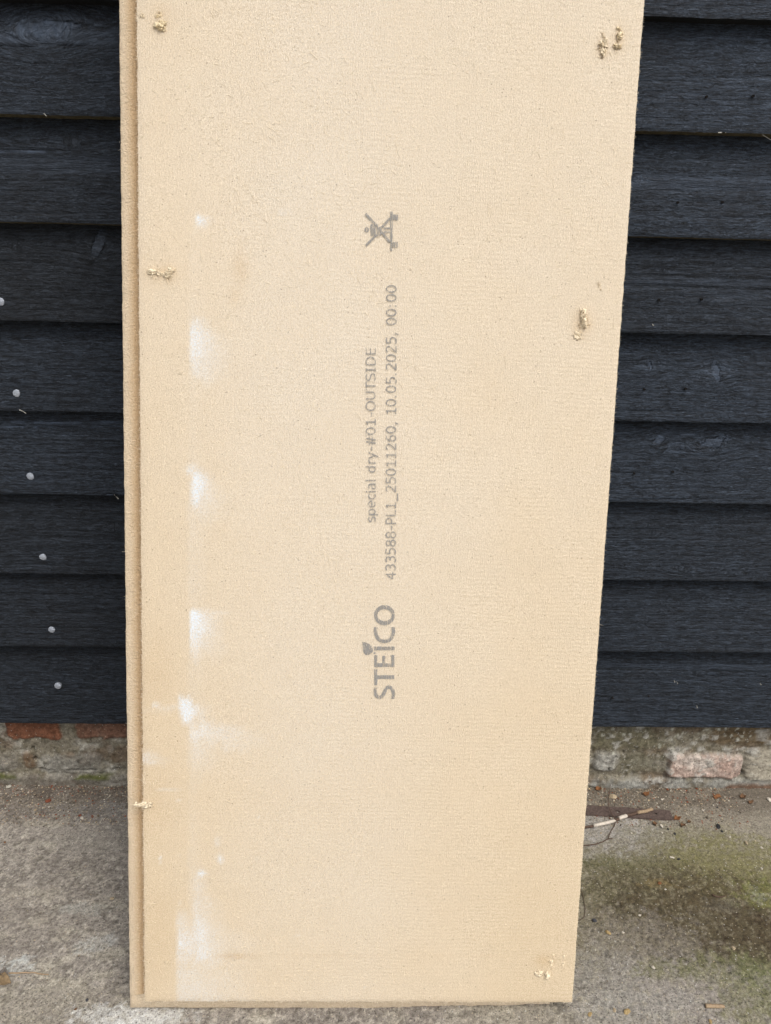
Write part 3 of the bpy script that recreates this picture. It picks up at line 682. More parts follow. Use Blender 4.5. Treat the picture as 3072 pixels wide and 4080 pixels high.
# torn tufts where the surface was picked
def lump(B, c, r, rr, n=2, rough=.35):
    import bmesh
    bm = bmesh.new(); bmesh.ops.create_icosphere(bm, subdivisions=n, radius=1)
    sd = Vector((rr.uniform(0, 99),)*3)
    for q in bm.verts:
        p = q.co.copy(); k = 1 + rough*(1.3*mnoise(p*1.4+sd) + 1.2*mnoise(p*3.1+sd) + .9*mnoise(p*6+sd) + .6*mnoise(p*13+sd)); q.co = Vector((p.x*r[0], p.y*r[1], p.z*r[2]))*max(k, .25) + Vector(c)
    bm.verts.index_update(); B.add([q.co.copy() for q in bm.verts], [[q.index for q in f.verts] for f in bm.faces]); bm.free()
def tuft(items, seed, hairs=40, spread=.008, long=.007, mat=None):
    """items: (px, py, rx, rz, height, kind) kind l = pale lump, p = flat brown lump coloured as a shaded torn pit"""
    rr = random.Random(seed); lb = Bag(); pb = Bag(); x0, z0 = on_panel(items[0][0], items[0][1])
    for (px, py, rx, rz, h, kd) in items:
        x, z = on_panel(px, py)
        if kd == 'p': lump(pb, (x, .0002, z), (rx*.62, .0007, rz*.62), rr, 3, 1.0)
        else:
            for q in range(13):
                lump(lb, (x+rr.uniform(-.85, .85)*rx, -h*rr.uniform(.0, .42), z+rr.uniform(-.85, .85)*rz), (rx*rr.uniform(.15, .50), h*rr.uniform(.12, .36), rz*rr.uniform(.15, .48)), rr, 3, 1.0)
    for k in range(int(hairs*2.2)):
        it = rr.choice(items); x, z = on_panel(it[0], it[1]); a = rr.uniform(0, 6.283)
        v, f = strand(Vector((x+rr.gauss(0, it[2]*.5), -rr.uniform(0, it[4]*.35), z+rr.gauss(0, it[3]*.5))), Vector((math.cos(a), -rr.uniform(.0, .6), math.sin(a))), Vector((0, -1, 0)),
                      long*rr.uniform(.2, .8), rr.uniform(.00014, .00030), 2.0, rr, 4); lb.add(v, f)
    o = mesh_obj("torn_tuft", lb.v, lb.f, mat or M_fluff, board)
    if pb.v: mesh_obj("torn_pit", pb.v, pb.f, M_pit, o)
    return o
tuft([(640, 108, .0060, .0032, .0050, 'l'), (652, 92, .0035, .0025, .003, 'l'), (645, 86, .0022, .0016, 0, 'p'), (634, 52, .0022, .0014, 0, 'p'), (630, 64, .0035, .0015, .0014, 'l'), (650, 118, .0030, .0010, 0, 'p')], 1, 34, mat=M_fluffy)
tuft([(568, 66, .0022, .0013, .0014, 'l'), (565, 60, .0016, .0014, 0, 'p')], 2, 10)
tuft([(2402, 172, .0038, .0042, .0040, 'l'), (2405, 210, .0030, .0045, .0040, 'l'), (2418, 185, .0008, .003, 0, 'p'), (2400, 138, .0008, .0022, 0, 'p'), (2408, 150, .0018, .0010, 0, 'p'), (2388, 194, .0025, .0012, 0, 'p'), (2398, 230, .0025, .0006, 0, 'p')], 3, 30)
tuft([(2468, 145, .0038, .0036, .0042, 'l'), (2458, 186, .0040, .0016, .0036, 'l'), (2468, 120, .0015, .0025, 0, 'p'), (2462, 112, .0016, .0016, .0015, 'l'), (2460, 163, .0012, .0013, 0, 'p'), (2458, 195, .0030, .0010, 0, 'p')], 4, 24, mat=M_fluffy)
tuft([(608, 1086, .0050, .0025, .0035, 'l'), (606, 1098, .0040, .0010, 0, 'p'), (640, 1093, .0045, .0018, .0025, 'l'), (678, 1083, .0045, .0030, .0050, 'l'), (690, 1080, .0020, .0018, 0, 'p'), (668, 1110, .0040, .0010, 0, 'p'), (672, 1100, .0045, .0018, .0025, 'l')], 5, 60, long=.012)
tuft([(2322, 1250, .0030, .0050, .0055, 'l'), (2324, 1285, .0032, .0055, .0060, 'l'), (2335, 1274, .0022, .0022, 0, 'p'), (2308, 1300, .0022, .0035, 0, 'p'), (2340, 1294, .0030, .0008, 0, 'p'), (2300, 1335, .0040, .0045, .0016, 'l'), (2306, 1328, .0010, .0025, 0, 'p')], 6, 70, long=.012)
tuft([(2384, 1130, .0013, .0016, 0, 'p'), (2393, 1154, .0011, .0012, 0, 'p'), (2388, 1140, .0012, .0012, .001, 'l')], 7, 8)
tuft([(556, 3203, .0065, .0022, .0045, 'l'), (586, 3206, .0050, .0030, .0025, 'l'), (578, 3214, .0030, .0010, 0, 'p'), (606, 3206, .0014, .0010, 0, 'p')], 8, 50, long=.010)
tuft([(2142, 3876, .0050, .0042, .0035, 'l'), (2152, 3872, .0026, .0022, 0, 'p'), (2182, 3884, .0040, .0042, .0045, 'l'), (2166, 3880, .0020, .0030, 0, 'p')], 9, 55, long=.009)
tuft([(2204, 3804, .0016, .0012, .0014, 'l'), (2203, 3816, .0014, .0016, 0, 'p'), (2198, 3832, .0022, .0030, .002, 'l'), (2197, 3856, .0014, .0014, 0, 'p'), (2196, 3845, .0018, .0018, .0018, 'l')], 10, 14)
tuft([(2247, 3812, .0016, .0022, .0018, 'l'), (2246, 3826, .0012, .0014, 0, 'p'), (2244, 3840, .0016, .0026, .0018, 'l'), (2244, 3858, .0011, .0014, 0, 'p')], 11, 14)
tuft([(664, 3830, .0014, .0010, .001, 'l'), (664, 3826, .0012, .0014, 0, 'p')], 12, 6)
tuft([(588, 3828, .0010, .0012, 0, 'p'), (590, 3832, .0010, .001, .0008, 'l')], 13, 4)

# ---------------------------------------------------- the print
PY = -.0009
def print_mesh(name, polys, label=None):
    """polys: list of (outline, [holes]) in board x, z"""
    cu = bpy.data.curves.new(name, 'CURVE'); cu.dimensions = '2D'; cu.fill_mode = 'FRONT'
    for pts in polys:
        sp = cu.splines.new('POLY'); sp.points.add(len(pts)-1); sp.use_cyclic_u = True
        for i, (a, b) in enumerate(pts): sp.points[i].co = (a, b, 0, 1)
    return cu
def curve_to_mesh(cu, name, mapf):
    tmp = bpy.data.objects.new(name+"_tmp", cu); S.collection.objects.link(tmp)
    dg = bpy.context.evaluated_depsgraph_get(); dg.update()
    me = bpy.data.meshes.new_from_object(tmp.evaluated_get(dg)); bpy.data.objects.remove(tmp)
    co = np.array([v.co[:] for v in me.vertices]); nv = mapf(co)
    for v, c in zip(me.vertices, nv): v.co = c
    me.name = name; me.materials.clear(); me.materials.append(M_ink)
    o = bpy.data.objects.new(name, me); S.collection.objects.link(o); o.parent = board; return o
def flat(co): return np.stack([co[:, 0], np.full(len(co), PY), co[:, 1]], 1)
def Lp(x, y): return on_panel(1400 + x/5.03, 2380 + y/5.03)
def Ip(x, y): return on_panel(1400 + x/6.94, 780 + y/6.94)
def ell(cx, cy, rx, ry, n=28, a0=0, a1=360): return [(cx+rx*math.cos(R_(a0+(a1-a0)*k/(n-(0 if a1-a0 == 360 else 1)))), cy+ry*math.sin(R_(a0+(a1-a0)*k/(n-(0 if a1-a0 == 360 else 1))))) for k in range(n)]
def stroke(pts, wd):
    P = [np.array(p, float) for p in pts]; Lf = []; Rt = []
    for i, p in enumerate(P):
        d = (P[min(i+1, len(P)-1)] - P[max(i-1, 0)]); d /= np.linalg.norm(d); nrm = np.array([-d[1], d[0]])*wd/2; Lf.append(tuple(p+nrm)); Rt.append(tuple(p-nrm))
    return Lf + Rt[::-1]
def spl(pts, n=8):
    P = [np.array(p, float) for p in pts]; P = [2*P[0]-P[1]] + P + [2*P[-1]-P[-2]]; out = []
    for i in range(1, len(P)-2):
        for k in range(n):
            t = k/n; out.append(tuple(.5*((2*P[i]) + (P[i+1]-P[i-1])*t + (2*P[i-1]-5*P[i]+4*P[i+1]-P[i+2])*t*t + (3*P[i]-P[i-1]-3*P[i+1]+P[i+2])*t**3)))
    return out + [tuple(P[-2])]
def arc(cx, cy, rx, ry, a0=0, a1=360, n=18): return [(cx+rx*math.cos(R_(a0+(a1-a0)*k/n)), cy+ry*math.sin(R_(a0+(a1-a0)*k/n))) for k in range(n+1)]
def glyphs():
    C = lambda *p: spl(list(p), 6)
    return {
    '0': (.70, [arc(.32, .5, .25, .45)]), '1': (.70, [[(.34, .05), (.34, .98)], [(.12, .81), (.26, .83), (.34, .95)], [(.10, .05), (.58, .05)]]),
    '2': (.70, [C((.08, .84), (.28, .95), (.50, .86), (.54, .68), (.40, .45), (.08, .06)), [(.05, .05), (.58, .05)]]),
    '3': (.70, [C((.08, .88), (.30, .95), (.52, .84), (.50, .62), (.24, .53)), C((.24, .53), (.50, .48), (.56, .27), (.42, .08), (.22, .04), (.06, .12))]),
    '4': (.70, [[(.44, 0), (.44, .98)], [(.44, .95), (.06, .34)], [(.04, .30), (.62, .30)]]),
    '5': (.70, [[(.54, .94), (.10, .94)], [(.14, .94), (.13, .54)], C((.13, .55), (.32, .60), (.52, .50), (.55, .28), (.42, .08), (.22, .04), (.07, .10))]),
    '6': (.70, [C((.52, .94), (.34, .92), (.16, .72), (.10, .45), (.14, .18), (.32, .05), (.50, .14), (.55, .32), (.47, .52), (.32, .58), (.13, .48))]),
    '8': (.70, [arc(.32, .73, .21, .21), arc(.32, .27, .25, .23)]), 'P': (.68, [[(.12, 0), (.12, .98)], [(.12, .94)] + arc(.34, .68, .21, .26, 90, -90, 10) + [(.12, .42)]]),
    'L': (.62, [[(.12, .98), (.12, 0)], [(.12, .05), (.56, .05)]]), '-': (.48, [[(.06, .40), (.40, .40)]]), '_': (.72, [[(0, -.15), (.66, -.15)]]),
    '.': (.40, [[(.12, .0), (.12, .13)]]), ',': (.42, [[(.20, .14), (.08, -.18)]]), ':': (.46, [[(.14, 0), (.14, .13)], [(.14, .55), (.14, .68)]]), ' ': (.40, []),
    's': (.55, [C((.44, .66), (.28, .70), (.11, .62), (.14, .45), (.36, .37), (.45, .20), (.32, .05), (.06, .09))]), 'p': (.66, [[(.1, -.25), (.1, .73)], arc(.32, .37, .21, .32)]),
    'e': (.64, [arc(.31, .37, .24, .33, 0, 310), [(.07, .38), (.57, .38)]]), 'c': (.57, [arc(.32, .37, .24, .33, 50, 310)]), 'i': (.27, [[(.1, 0), (.1, .72)], [(.1, .86), (.1, .99)]]),
    'a': (.63, [[(.44, 0), (.44, .5)], C((.44, .5), (.38, .66), (.22, .70), (.08, .64)), C((.44, .42), (.2, .40), (.07, .26), (.10, .08), (.26, .04), (.44, .16))]),
    'l': (.30, [[(.1, 0), (.1, 1.02)]]), 'd': (.70, [[(.5, 0), (.5, 1.02)], arc(.29, .36, .21, .32)]), 'r': (.44, [[(.1, 0), (.1, .72)], C((.1, .5), (.22, .66), (.38, .68))]),
    'y': (.56, [[(.04, .72), (.27, .05)], [(.50, .72), (.27, .05), (.16, -.25)]]), '#': (.84, [[(.2, 0), (.32, .95)], [(.46, 0), (.58, .95)], [(.06, .64), (.70, .64)], [(.04, .33), (.68, .33)]]),
    'O': (.88, [arc(.42, .5, .35, .45, n=24)]), 'U': (.78, [[(.1, .98)] + arc(.36, .34, .26, .29, 180, 360, 10) + [(.62, .98)]]), 'T': (.68, [[(0, .94), (.66, .94)], [(.33, .94), (.33, 0)]]),
    'S': (.70, [C((.56, .86), (.36, .95), (.12, .85), (.11, .64), (.34, .52), (.56, .40), (.55, .14), (.32, .04), (.06, .12))]),
    'I': (.48, [[(.20, 0), (.20, .98)], [(.05, .94), (.35, .94)], [(.05, .05), (.35, .05)]]), 'D': (.84, [[(.12, 0), (.12, .98)], [(.12, .94)] + arc(.34, .5, .36, .44, 90, -90, 12) + [(.12, .06)]]),
    'E': (.64, [[(.12, 0), (.12, .98)], [(.12, .94), (.56, .94)], [(.12, .51), (.53, .51)], [(.12, .05), (.56, .05)]])}
def text_up(body, base_px, cap_px, y0, y1, label, wd=.108):
    G = glyphs(); B = Bag(); cur = 0; st = []
    for ch in body:
        adv, strokes = G[ch]
        for q in strokes: st.append([(a+cur, b) for a, b in q])
        cur += adv
    x1 = max(p[0] for q in st for p in q); x0 = min(p[0] for q in st for p in q)
    A = np.array(on_panel(base_px[0], y0)); Bq = np.array(on_panel(base_px[1], y1)); C0 = np.array(on_panel(cap_px[0], y0))
    n = 0
    for q in st:
        P = [np.array(p, float) for p in q]; vs = []
        if len(P) == 2 or len(P) < 5: P = [p for i, p in enumerate(P)]
        for i, p in enumerate(P):
            a = P[max(i-1, 0)]; b = P[min(i+1, len(P)-1)]
            if np.allclose(P[0], P[-1]) and i in (0, len(P)-1): a = P[-2]; b = P[1]
            d = (b-a)/max(np.linalg.norm(b-a), 1e-9); nr = np.array([-d[1], d[0]])*wd/2; vs += [p+nr, p-nr]
        out = []
        for v in vs:
            t = (v[0]-x0)/(x1-x0); r = A + t*(Bq-A) + v[1]*(C0-A); out.append((r[0], PY - .000008*(n % 40), r[1]))
        B.add(out, [(2*i, 2*i+1, 2*i+3, 2*i+2) for i in range(len(P)-1)]); n += 1
    o = mesh_obj("printed_text", B.v, B.f, M_ink, board, smooth=False); o["label"] = label
text_up("433588-PL1_25011260, 10.05.2025, 00:00", (1577, 1581), (1536, 1538), 2306, 1139, "longer line of grey digits printed up the board")
text_up("special dry-#01-OUTSIDE", (1497, 1497), (1458, 1457), 2079, 1387, "shorter line of grey lettering printed up the board")

logo = [ell(665, 352, 208, 202), ell(665, 352, 145, 120),
        stroke(spl([(492, 592), (485, 680), (520, 800), (590, 862), (665, 878), (745, 862), (812, 800), (845, 690), (835, 592)]), 66),
        [(460, 980), (865, 980), (865, 1055), (460, 1055)],
        [(460, 1150), (520, 1150), (520, 1315), (622, 1315), (622, 1165), (680, 1165), (680, 1315), (803, 1315), (803, 1150), (863, 1150), (863, 1390), (460, 1390)],
        [(460, 1435), (520, 1435), (520, 1555), (862, 1555), (862, 1630), (520, 1630), (520, 1755), (460, 1755)],
        stroke(spl([(492, 1795), (482, 1880), (500, 1960), (560, 2000), (620, 1970), (665, 1890), (700, 1820), (755, 1795), (815, 1830), (842, 1920), (828, 2030)]), 68),
        spl([(222, 885), (300, 905), (385, 950), (425, 1020), (428, 1090), (395, 1115), (340, 1150), (285, 1145), (245, 1090), (235, 1000), (222, 885)], 4)[:-1],
        ell(466, 1112, 27, 20, 14)]
curve_to_mesh(print_mesh("printed_logo", [[Lp(*p) for p in q] for q in logo]), "printed_logo", flat)["label"] = "bold grey capitals with a leaf over one letter, near the foot"
def rc(a, b, c, d): return [(a, b), (c, b), (c, d), (a, d)]
icon_a = [rc(1075, 440, 1140, 1525), rc(1150, 525, 1287, 682), rc(1145, 1280, 1290, 1435), stroke([(392, 505), (660, 790), (700, 836)], 66), stroke([(392, 1390), (660, 1120), (700, 1075)], 66),
          stroke([(840, 880), (1070, 630)], 66), stroke([(840, 1010), (1068, 1290)], 66),
          rc(525, 790, 590, 1110), rc(604, 800, 668, 1100), rc(704, 800, 742, 1125), rc(752, 860, 822, 1110), rc(900, 880, 1068, 925), rc(900, 985, 1068, 1035), rc(826, 905, 842, 1000)]
icon_b = [ell(425, 945, 62, 72, 20), ell(432, 945, 16, 40, 12)]
for q in (icon_a,):
    # overlapping strokes: union them by giving each its own tiny step in height
    B = Bag()
    for k, poly in enumerate(q): B.add([(Ip(*p)[0], PY - .00002*k, Ip(*p)[1]) for p in poly], [list(range(len(poly)))])
    o = mesh_obj("printed_symbol", B.v, B.f, M_ink, board, smooth=False); o["label"] = "grey crossed out figure over a plank on two blocks"
    hd = curve_to_mesh(print_mesh("printed_head", [[Ip(*p) for p in r] for r in icon_b]), "printed_head", flat); hd.parent = o

# ============================================================ debris on the yard
def stone(name, px, py, size, mat, label, cat="stone", group=None, flatk=.55, seed=0, rough=.45, asp=1.2):
    rr = random.Random(seed*13+5); c = G3(px, py); import bmesh
    bm = bmesh.new(); bmesh.ops.create_icosphere(bm, subdivisions=3, radius=1); sd = Vector((rr.uniform(0, 99),)*3)
    planes = [(Vector((rr.gauss(0, 1), rr.gauss(0, 1), rr.gauss(0, .8))).normalized(), rr.uniform(.55, .85)) for _ in range(9)]
    an = rr.uniform(0, 3.14); ca, sa = math.cos(an), math.sin(an)
    for q in bm.verts:
        p = q.co.copy()
        for nrm, d in planes:
            e = p.dot(nrm) - d
            if e > 0: p -= nrm*e*.95
        p *= 1 + rough*.35*mnoise(p*2.5+sd) + rough*.18*mnoise(p*7+sd)
        X, Y, Z = p.x*size*asp*.5, p.y*size*.5/asp, p.z*size*.5*flatk
        q.co = Vector((X*ca-Y*sa, X*sa+Y*ca, Z + size*.5*flatk*.62))
    me = bpy.data.meshes.new(name); bm.to_mesh(me); bm.free(); me.materials.append(mat)
    me.polygons.foreach_set("use_smooth", np.zeros(len(me.polygons), dtype=bool))
    o = bpy.data.objects.new(name, me); o.location = c; S.collection.objects.link(o); return tag(o, label, cat, group)
Mpale = mat_simple("pale_mortar_stone", (.46, .43, .36), .9, .3, 400, .0008)
Mwhite = mat_simple("white_chip", (.52, .47, .39), .85, .2, 500, .0004)
Mred = mat_simple("red_brick_chip", (.20, .065, .035), .95, .4, 500, .0010)
Mblack = mat_simple("charcoal", (.012, .012, .014), .6, .4, 500, .0010, .5)
Myel = mat_simple("yellow_flint", (.36, .26, .12), .6, .35, 400, .0004)
Mtan = mat_simple("tan_flint", (.40, .32, .21), .7, .4, 150, .0006)
Morg = mat_simple("orange_leaf", (.19, .085, .035), .8, .45, 250, .0006)
Mbrn = mat_simple("brown_leaf", (.13, .07, .035), .8, .5, 250, .0006)
Mdkst = mat_simple("dark_flint", (.055, .055, .062), .5, .4, 300, .0004)
Mtwig = mat_simple("brown_twig", (.095, .060, .042), .8, .4, 400, .0006)
Mstem = mat_simple("bleached_stem", (.56, .50, .42), .7, .25, 250, .0005)
Mstraw = mat_simple("straw_stalk", (.33, .24, .15), .75, .3, 300, .0004)
Mrust = mat_simple("rusted_iron", (.105, .075, .063), .85, .5, 260, .0014, .3)
GS = "stone chips lying on the concrete"
mm = .00052
L = [
 ("stone_chip", 186, 3117, .0165, Mpale, "largest pale mortar lump at the foot of the wall, left of the board"),
 ("stone_chip", 36, 3137, .0100, Mpale, "pale angular chip near the wall, closest to the left picture edge"),
 ("stone_chip", 70, 3147, .0075, Mpale, "small pale chip right beside the leftmost one by the wall"),
 ("stone_chip", 113, 3160, .0045, Mwhite, "tiny white chip in front of the two pale chips at the left wall foot"),
 ("brick_chip", 194, 3196, .0130, Mred, "largest deep red brick chip on the dirt, left of the board"),
 ("stone_chip", 196, 3218, .0050, Mpale, "small buff chip directly in front of the largest red brick chip"),
 ("brick_chip", 319, 3250, .0070, Mred, "small red brick chip touching a cream pebble"),
 ("pebble", 326, 3260, .0080, Mwhite, "cream pebble just in front of a small red brick chip, left of the board"),
 ("brick_chip", 367, 3250, .0050, Mred, "small red brick chip nearest the board's left edge"),
 ("brick_chip", 275, 3247, .0038, Mred, "tiny red chip left of the cream pebble and its red neighbour"),
 ("brick_chip", 223, 3246, .0045, Mred, "dull red crumb in front of the largest red brick chip, towards the board"),
 ("brick_chip", 160, 3248, .0045, Mred, "dull red crumb in front and left of the largest red brick chip"),
 ("brick_chip", 207, 3136, .0060, Mred, "dark red crumb behind the largest red chip, beside the pale lump"),
 ("stone_chip", 263, 3143, .0050, Mwhite, "thin white flake between the pale lump and the board"),
 ("stone_chip", 151, 3282, .0040, Mpale, "tiny buff chip alone on the concrete in front of the red chips"),
 ("stone_chip", 137, 3259, .0042, Mwhite, "tiny pale chip in front of the largest red chip, on its left"),
 ("stone_chip", 92, 3338, .0075, Mwhite, "pinkish white chip alone at the left, well in front of the wall"),
 ("stone_chip", 19, 3357, .0050, Morg, "orange crumb at the left picture edge"),
 ("pebble", 446, 3583, .0075, Mtan, "lone tan pebble close to the left edge of the board, halfway to its foot"),
 ("stone_chip", 183, 3606, .0038, Mpale, "tiny buff chip in open concrete left of the board"),
 ("stone_chip", 347, 3985, .0060, Mdkst, "dark flake left of the board's lower left corner"),
 ("stone_chip", 302, 4022, .0050, Mbrn, "small brown crumb at the bottom left of the picture"),
 ("stone_chip", 319, 3908, .0040, Mwhite, "tiny white chip right of the dead leaf"),
 ("flint", 2440, 3176, .0175, Mtan, "largest two-tone tan and grey stone, behind the rusty bar"),
 ("stone_chip", 2637, 3186, .0060, Mwhite, "cream chip between the wall and the end of the rusty bar"),
 ("stone_chip", 2622, 3217, .0060, Mpale, "grey chip just behind the far half of the rusty bar"),
 ("stone_chip", 2800, 3231, .0055, Mwhite, "cream chip on bare concrete right of the rusty bar's end"),
 ("stone_chip", 3063, 3190, .0130, Mwhite, "pale bone-like flake by the wall at the right picture edge"),
 ("stone_chip", 2636, 3294, .0105, Mwhite, "largest cream chip in front of the rusty bar's end"),
 ("stone_chip", 2638, 3318, .0050, Mwhite, "small cream chip just in front of the largest cream one, before the bar's end"),
 ("stone_chip", 2515, 3319, .0055, Mwhite, "small cream chip on the pale patch in front of the bleached stem"),
 ("stone_chip", 2394, 3321, .0055, Mtan, "small buff chip between the bleached stem and the thin twig"),
 ("charcoal", 2862, 3297, .0125, Mblack, "largest black charcoal crumb, right of the rusty bar"),
 ("charcoal", 2876, 3313, .0065, Mblack, "black crumb touching the front of the largest charcoal crumb"),
 ("charcoal", 2662, 3305, .0065, Mblack, "black crumb beside the largest cream chip"),
 ("charcoal", 2688, 3322, .0070, Mblack, "flat black crumb in front and right of the largest cream chip"),
 ("charcoal", 2704, 3425, .0070, Mblack, "black crumb beside a white sliver on the green patch"),
 ("charcoal", 2857, 3221, .0050, Mblack, "small black crumb near the wall, behind the largest charcoal crumb"),
 ("charcoal", 2943, 3236, .0035, Mblack, "tiny black speck near the wall at the far right"),
 ("stone_chip", 2627, 3521, .0085, Morg, "orange flat crumb on the dark green crust"),
 ("pebble", 2422, 3719, .0095, Myel, "yellow pebble right of the board's lower edge, on grey concrete"),
 ("flint", 2368, 3670, .0095, Mdkst, "bluish dark stone set in the concrete close to the board"),
 ("pebble", 2499, 4034, .0110, Myel, "larger yellow pebble at the bottom of the picture"),
 ("pebble", 2351, 4043, .0080, Myel, "ochre pebble at the bottom edge, closest to the board's corner"),
 ("pebble", 2448, 4026, .0065, Mtan, "small peach pebble between the two yellow ones at the bottom"),
 ("pebble", 2830, 4072, .0070, Myel, "orange pebble at the very bottom edge, right half"),
 ("stone_chip", 2602, 3857, .0070, Mwhite, "bright white flake in the middle of the right hand concrete"),
 ("stone_chip", 2548, 3649, .0055, Mwhite, "small pale pebble on the dark crust, left of its middle"),
 ("stone_chip", 2482, 3716, .0045, Mwhite, "small white chip to the right of the yellow pebble"),
 ("brick_chip", 2948, 3282, .0045, Mred, "tiny red chip right of the largest charcoal crumb"),
 ("pebble", 2974, 3361, .0085, Mtan, "greyish tan pebble at the far right, on the green tinged concrete"),
 ("stone_chip", 3034, 3378, .0065, Mwhite, "cream chip at the far right beside the tan pebble"),
 ("stone_chip", 2909, 3335, .0050, Mwhite, "cream chip between the charcoal crumbs and the tan pebble"),
 ("stone_chip", 3035, 3462, .0060, Mwhite, "pale chip on bright green algae near the right edge"),
 ("stone_chip", 2921, 3780, .0085, Mtan, "buff stone on the brown crust at the lower right"),
 ("stone_chip", 2651, 3545, .0040, Mwhite, "tiny white chip just in front of the orange crumb"),
]
for k, (nm, px, py, sz, m, lab) in enumerate(L):
    cat = {"brick_chip": "brick chip", "pebble": "pebble", "flint": "stone", "charcoal": "charcoal"}.get(nm, "stone chip")
    gp = {"brick_chip": "red brick chips on the concrete", "charcoal": "black crumbs on the concrete", "pebble": "pebbles on the concrete"}.get(nm, GS)
    stone(nm, px, py, sz*.82, m, lab, cat, None if nm == "flint" else gp, seed=k+1, flatk=.55 if m is not Mblack else .5)

def tube(B, pts, radii, seg=7, rr=None, jit=.0):
    P = [Vector(p) for p in pts]; o = len(B.v)
    for i, p in enumerate(P):
        d = (P[min(i+1, len(P)-1)] - P[max(i-1, 0)]).normalized(); s = d.cross(Vector((0, 0, 1))).normalized(); u = s.cross(d)
        for k in range(seg):
            a = 2*math.pi*k/seg; r = radii[i]*(1 + (rr.uniform(-jit, jit) if rr else 0)); B.v.append(tuple(p + s*r*math.cos(a) + u*r*math.sin(a)))
    for i in range(len(P)-1):
        for k in range(seg): B.f.append((o+i*seg+k, o+i*seg+(k+1) % seg, o+(i+1)*seg+(k+1) % seg, o+(i+1)*seg+k))
    B.f.append(tuple(o+k for k in range(seg-1, -1, -1))); B.f.append(tuple(o+(len(P)-1)*seg+k for k in range(seg)))
def R8(x, y): return (2104 + x/1.721, 3160 + y/1.721)
def path3(pts, h0, n=6):
    out = []
    for (x, y) in spl(pts, n): p = G3(x, y); out.append(p + Vector((0, 0, h0)))
    return out
def twig(name, parts, mat, label, cat):
    B = Bag(); rr = random.Random(len(label)); org = None
    for pts, r0, r1, h in parts:
        P = path3([R8(*p) for p in pts], h) if len(pts) > 1 else []
        if org is None: org = P[0].copy()
        n = len(P); tube(B, [p-org for p in P], [r0+(r1-r0)*i/(n-1) for i in range(n)], 7, rr, .12)
    o = mesh_obj(name, B.v, B.f, mat, None, loc=org); return tag(o, label, cat)
# flat rusty bar with two holes, one end gone under the board's shadow
def build_bar():
    a = G3(*R8(150, 108)); b = G3(*R8(985, 158)); d = (b-a); d.z = 0; Ln = d.length; d.normalize(); s = Vector((-d.y, d.x, 0)); wd = .0245
    holes = []
    for (hx, hy) in ((612, 135), (872, 150)):
        p = G3(*R8(hx, hy)); q = p-a; holes.append((q.dot(d), q.dot(s)))
    nx, ny = 150, 16; V = []; idx = {}
    for j in range(ny+1):
        for i in range(nx+1):
            u = Ln*i/nx; v = -wd/2 + wd*j/ny + (.0012*mnoise(Vector((u*40, j*.01, 3))) if j in (0, ny) else 0)
            endk = max(0, (u-Ln+.02)/.02); v *= 1-.12*endk
            if i == nx: u += .002*mnoise(Vector((j*.8, 2, 2)))
            z = .0034 + .0011*mnoise(Vector((u*60, v*80, 1))) + .0004*mnoise(Vector((u*300, v*300, 5)))
            V.append(a + d*u + s*v + Vector((0, 0, z))); idx[i, j] = len(V)-1
    Fq = []
    def inh(i, j):
        u = Ln*(i+.5)/nx; v = -wd/2 + wd*(j+.5)/ny; return any(math.hypot(u-h[0], v-h[1]) < .0034 for h in holes)
    ex = [(i, j) for i in range(nx) for j in range(ny) if not inh(i, j)]
    for i, j in ex: Fq.append((idx[i, j], idx[i+1, j], idx[i+1, j+1], idx[i, j+1]))
    n = len(V); V2 = V + [Vector((p.x, p.y, -.003)) for p in V]; F2 = list(Fq)
    from collections import Counter
    C = Counter()
    for f in Fq:
        for k in range(4): C[(f[k], f[(k+1) % 4])] += 1
    for (p, q) in list(C):
        if (q, p) not in C: F2.append((q, p, p+n, q+n))
    o = mesh_obj("rusty_bar", [v-a for v in V2], F2, Mrust, None, loc=a); tag(o, "flat rusted iron bar with two holes lying in front of the wall", "metal bar")
    o.data.set_sharp_from_angle(angle=R_(40))
build_bar()
stem = empty("broken_stem", G3(*R8(445, 235)))
tag(stem, "bleached hollow stem with brown joints lying across the rusty bar", "stem")
def stem_seg(name, pts, r, mat, h):
    B = Bag(); P = path3([R8(*p) for p in pts], h, 3); n = len(P)
    hh = [h0 for h0 in (h,)][0]
    tube(B, [p-stem.location for p in P], [r]*n, 8, random.Random(5), .06); mesh_obj(name, B.v, B.f, mat, stem)
stem_seg("stem_joint", [(300, 262), (380, 247), (447, 238)], .0022, Mtwig, .004); stem_seg("stem_section", [(445, 238), (520, 222), (596, 205)], .0031, Mstem, .0048)
stem_seg("stem_joint", [(592, 206), (610, 198), (625, 190)], .0026, Mtwig, .0058); stem_seg("stem_section", [(618, 192), (645, 182), (672, 171)], .0034, Mstem, .0062)
stem_seg("stem_joint", [(668, 172), (705, 165), (750, 155)], .0028, Mtwig, .0066); stem_seg("stem_section", [(745, 156), (795, 145), (848, 130)], .0030, Mstraw, .0070)
twig("forked_twig", [([(560, -35), (555, 15), (547, 80), (556, 140), (575, 178), (598, 203)], .0006, .0008, .0085),
                     ([(598, 203), (588, 240), (560, 285), (548, 322)], .0009, .0008, .0045),
                     ([(578, 316), (545, 322), (500, 345), (440, 362), (340, 374), (260, 380)], .0007, .0010, .0025)], Mtwig,
     "thin dark bent twig crossing under the bleached stem and running to the board", "twig")
twig("curled_twig", [([(350, 640), (368, 690), (384, 750), (391, 800), (384, 850), (362, 868), (340, 874)], .0004, .0005, .0012)], Mtwig, "hair thin curled dark twig beside the board's lower right edge", "twig")
twig("curved_twig", [([(1262, 700), (1290, 715), (1330, 716), (1352, 706)], .0014, .0008, .0015)], Mtwig, "short dark curved twig on the mossy concrete, far right", "twig")
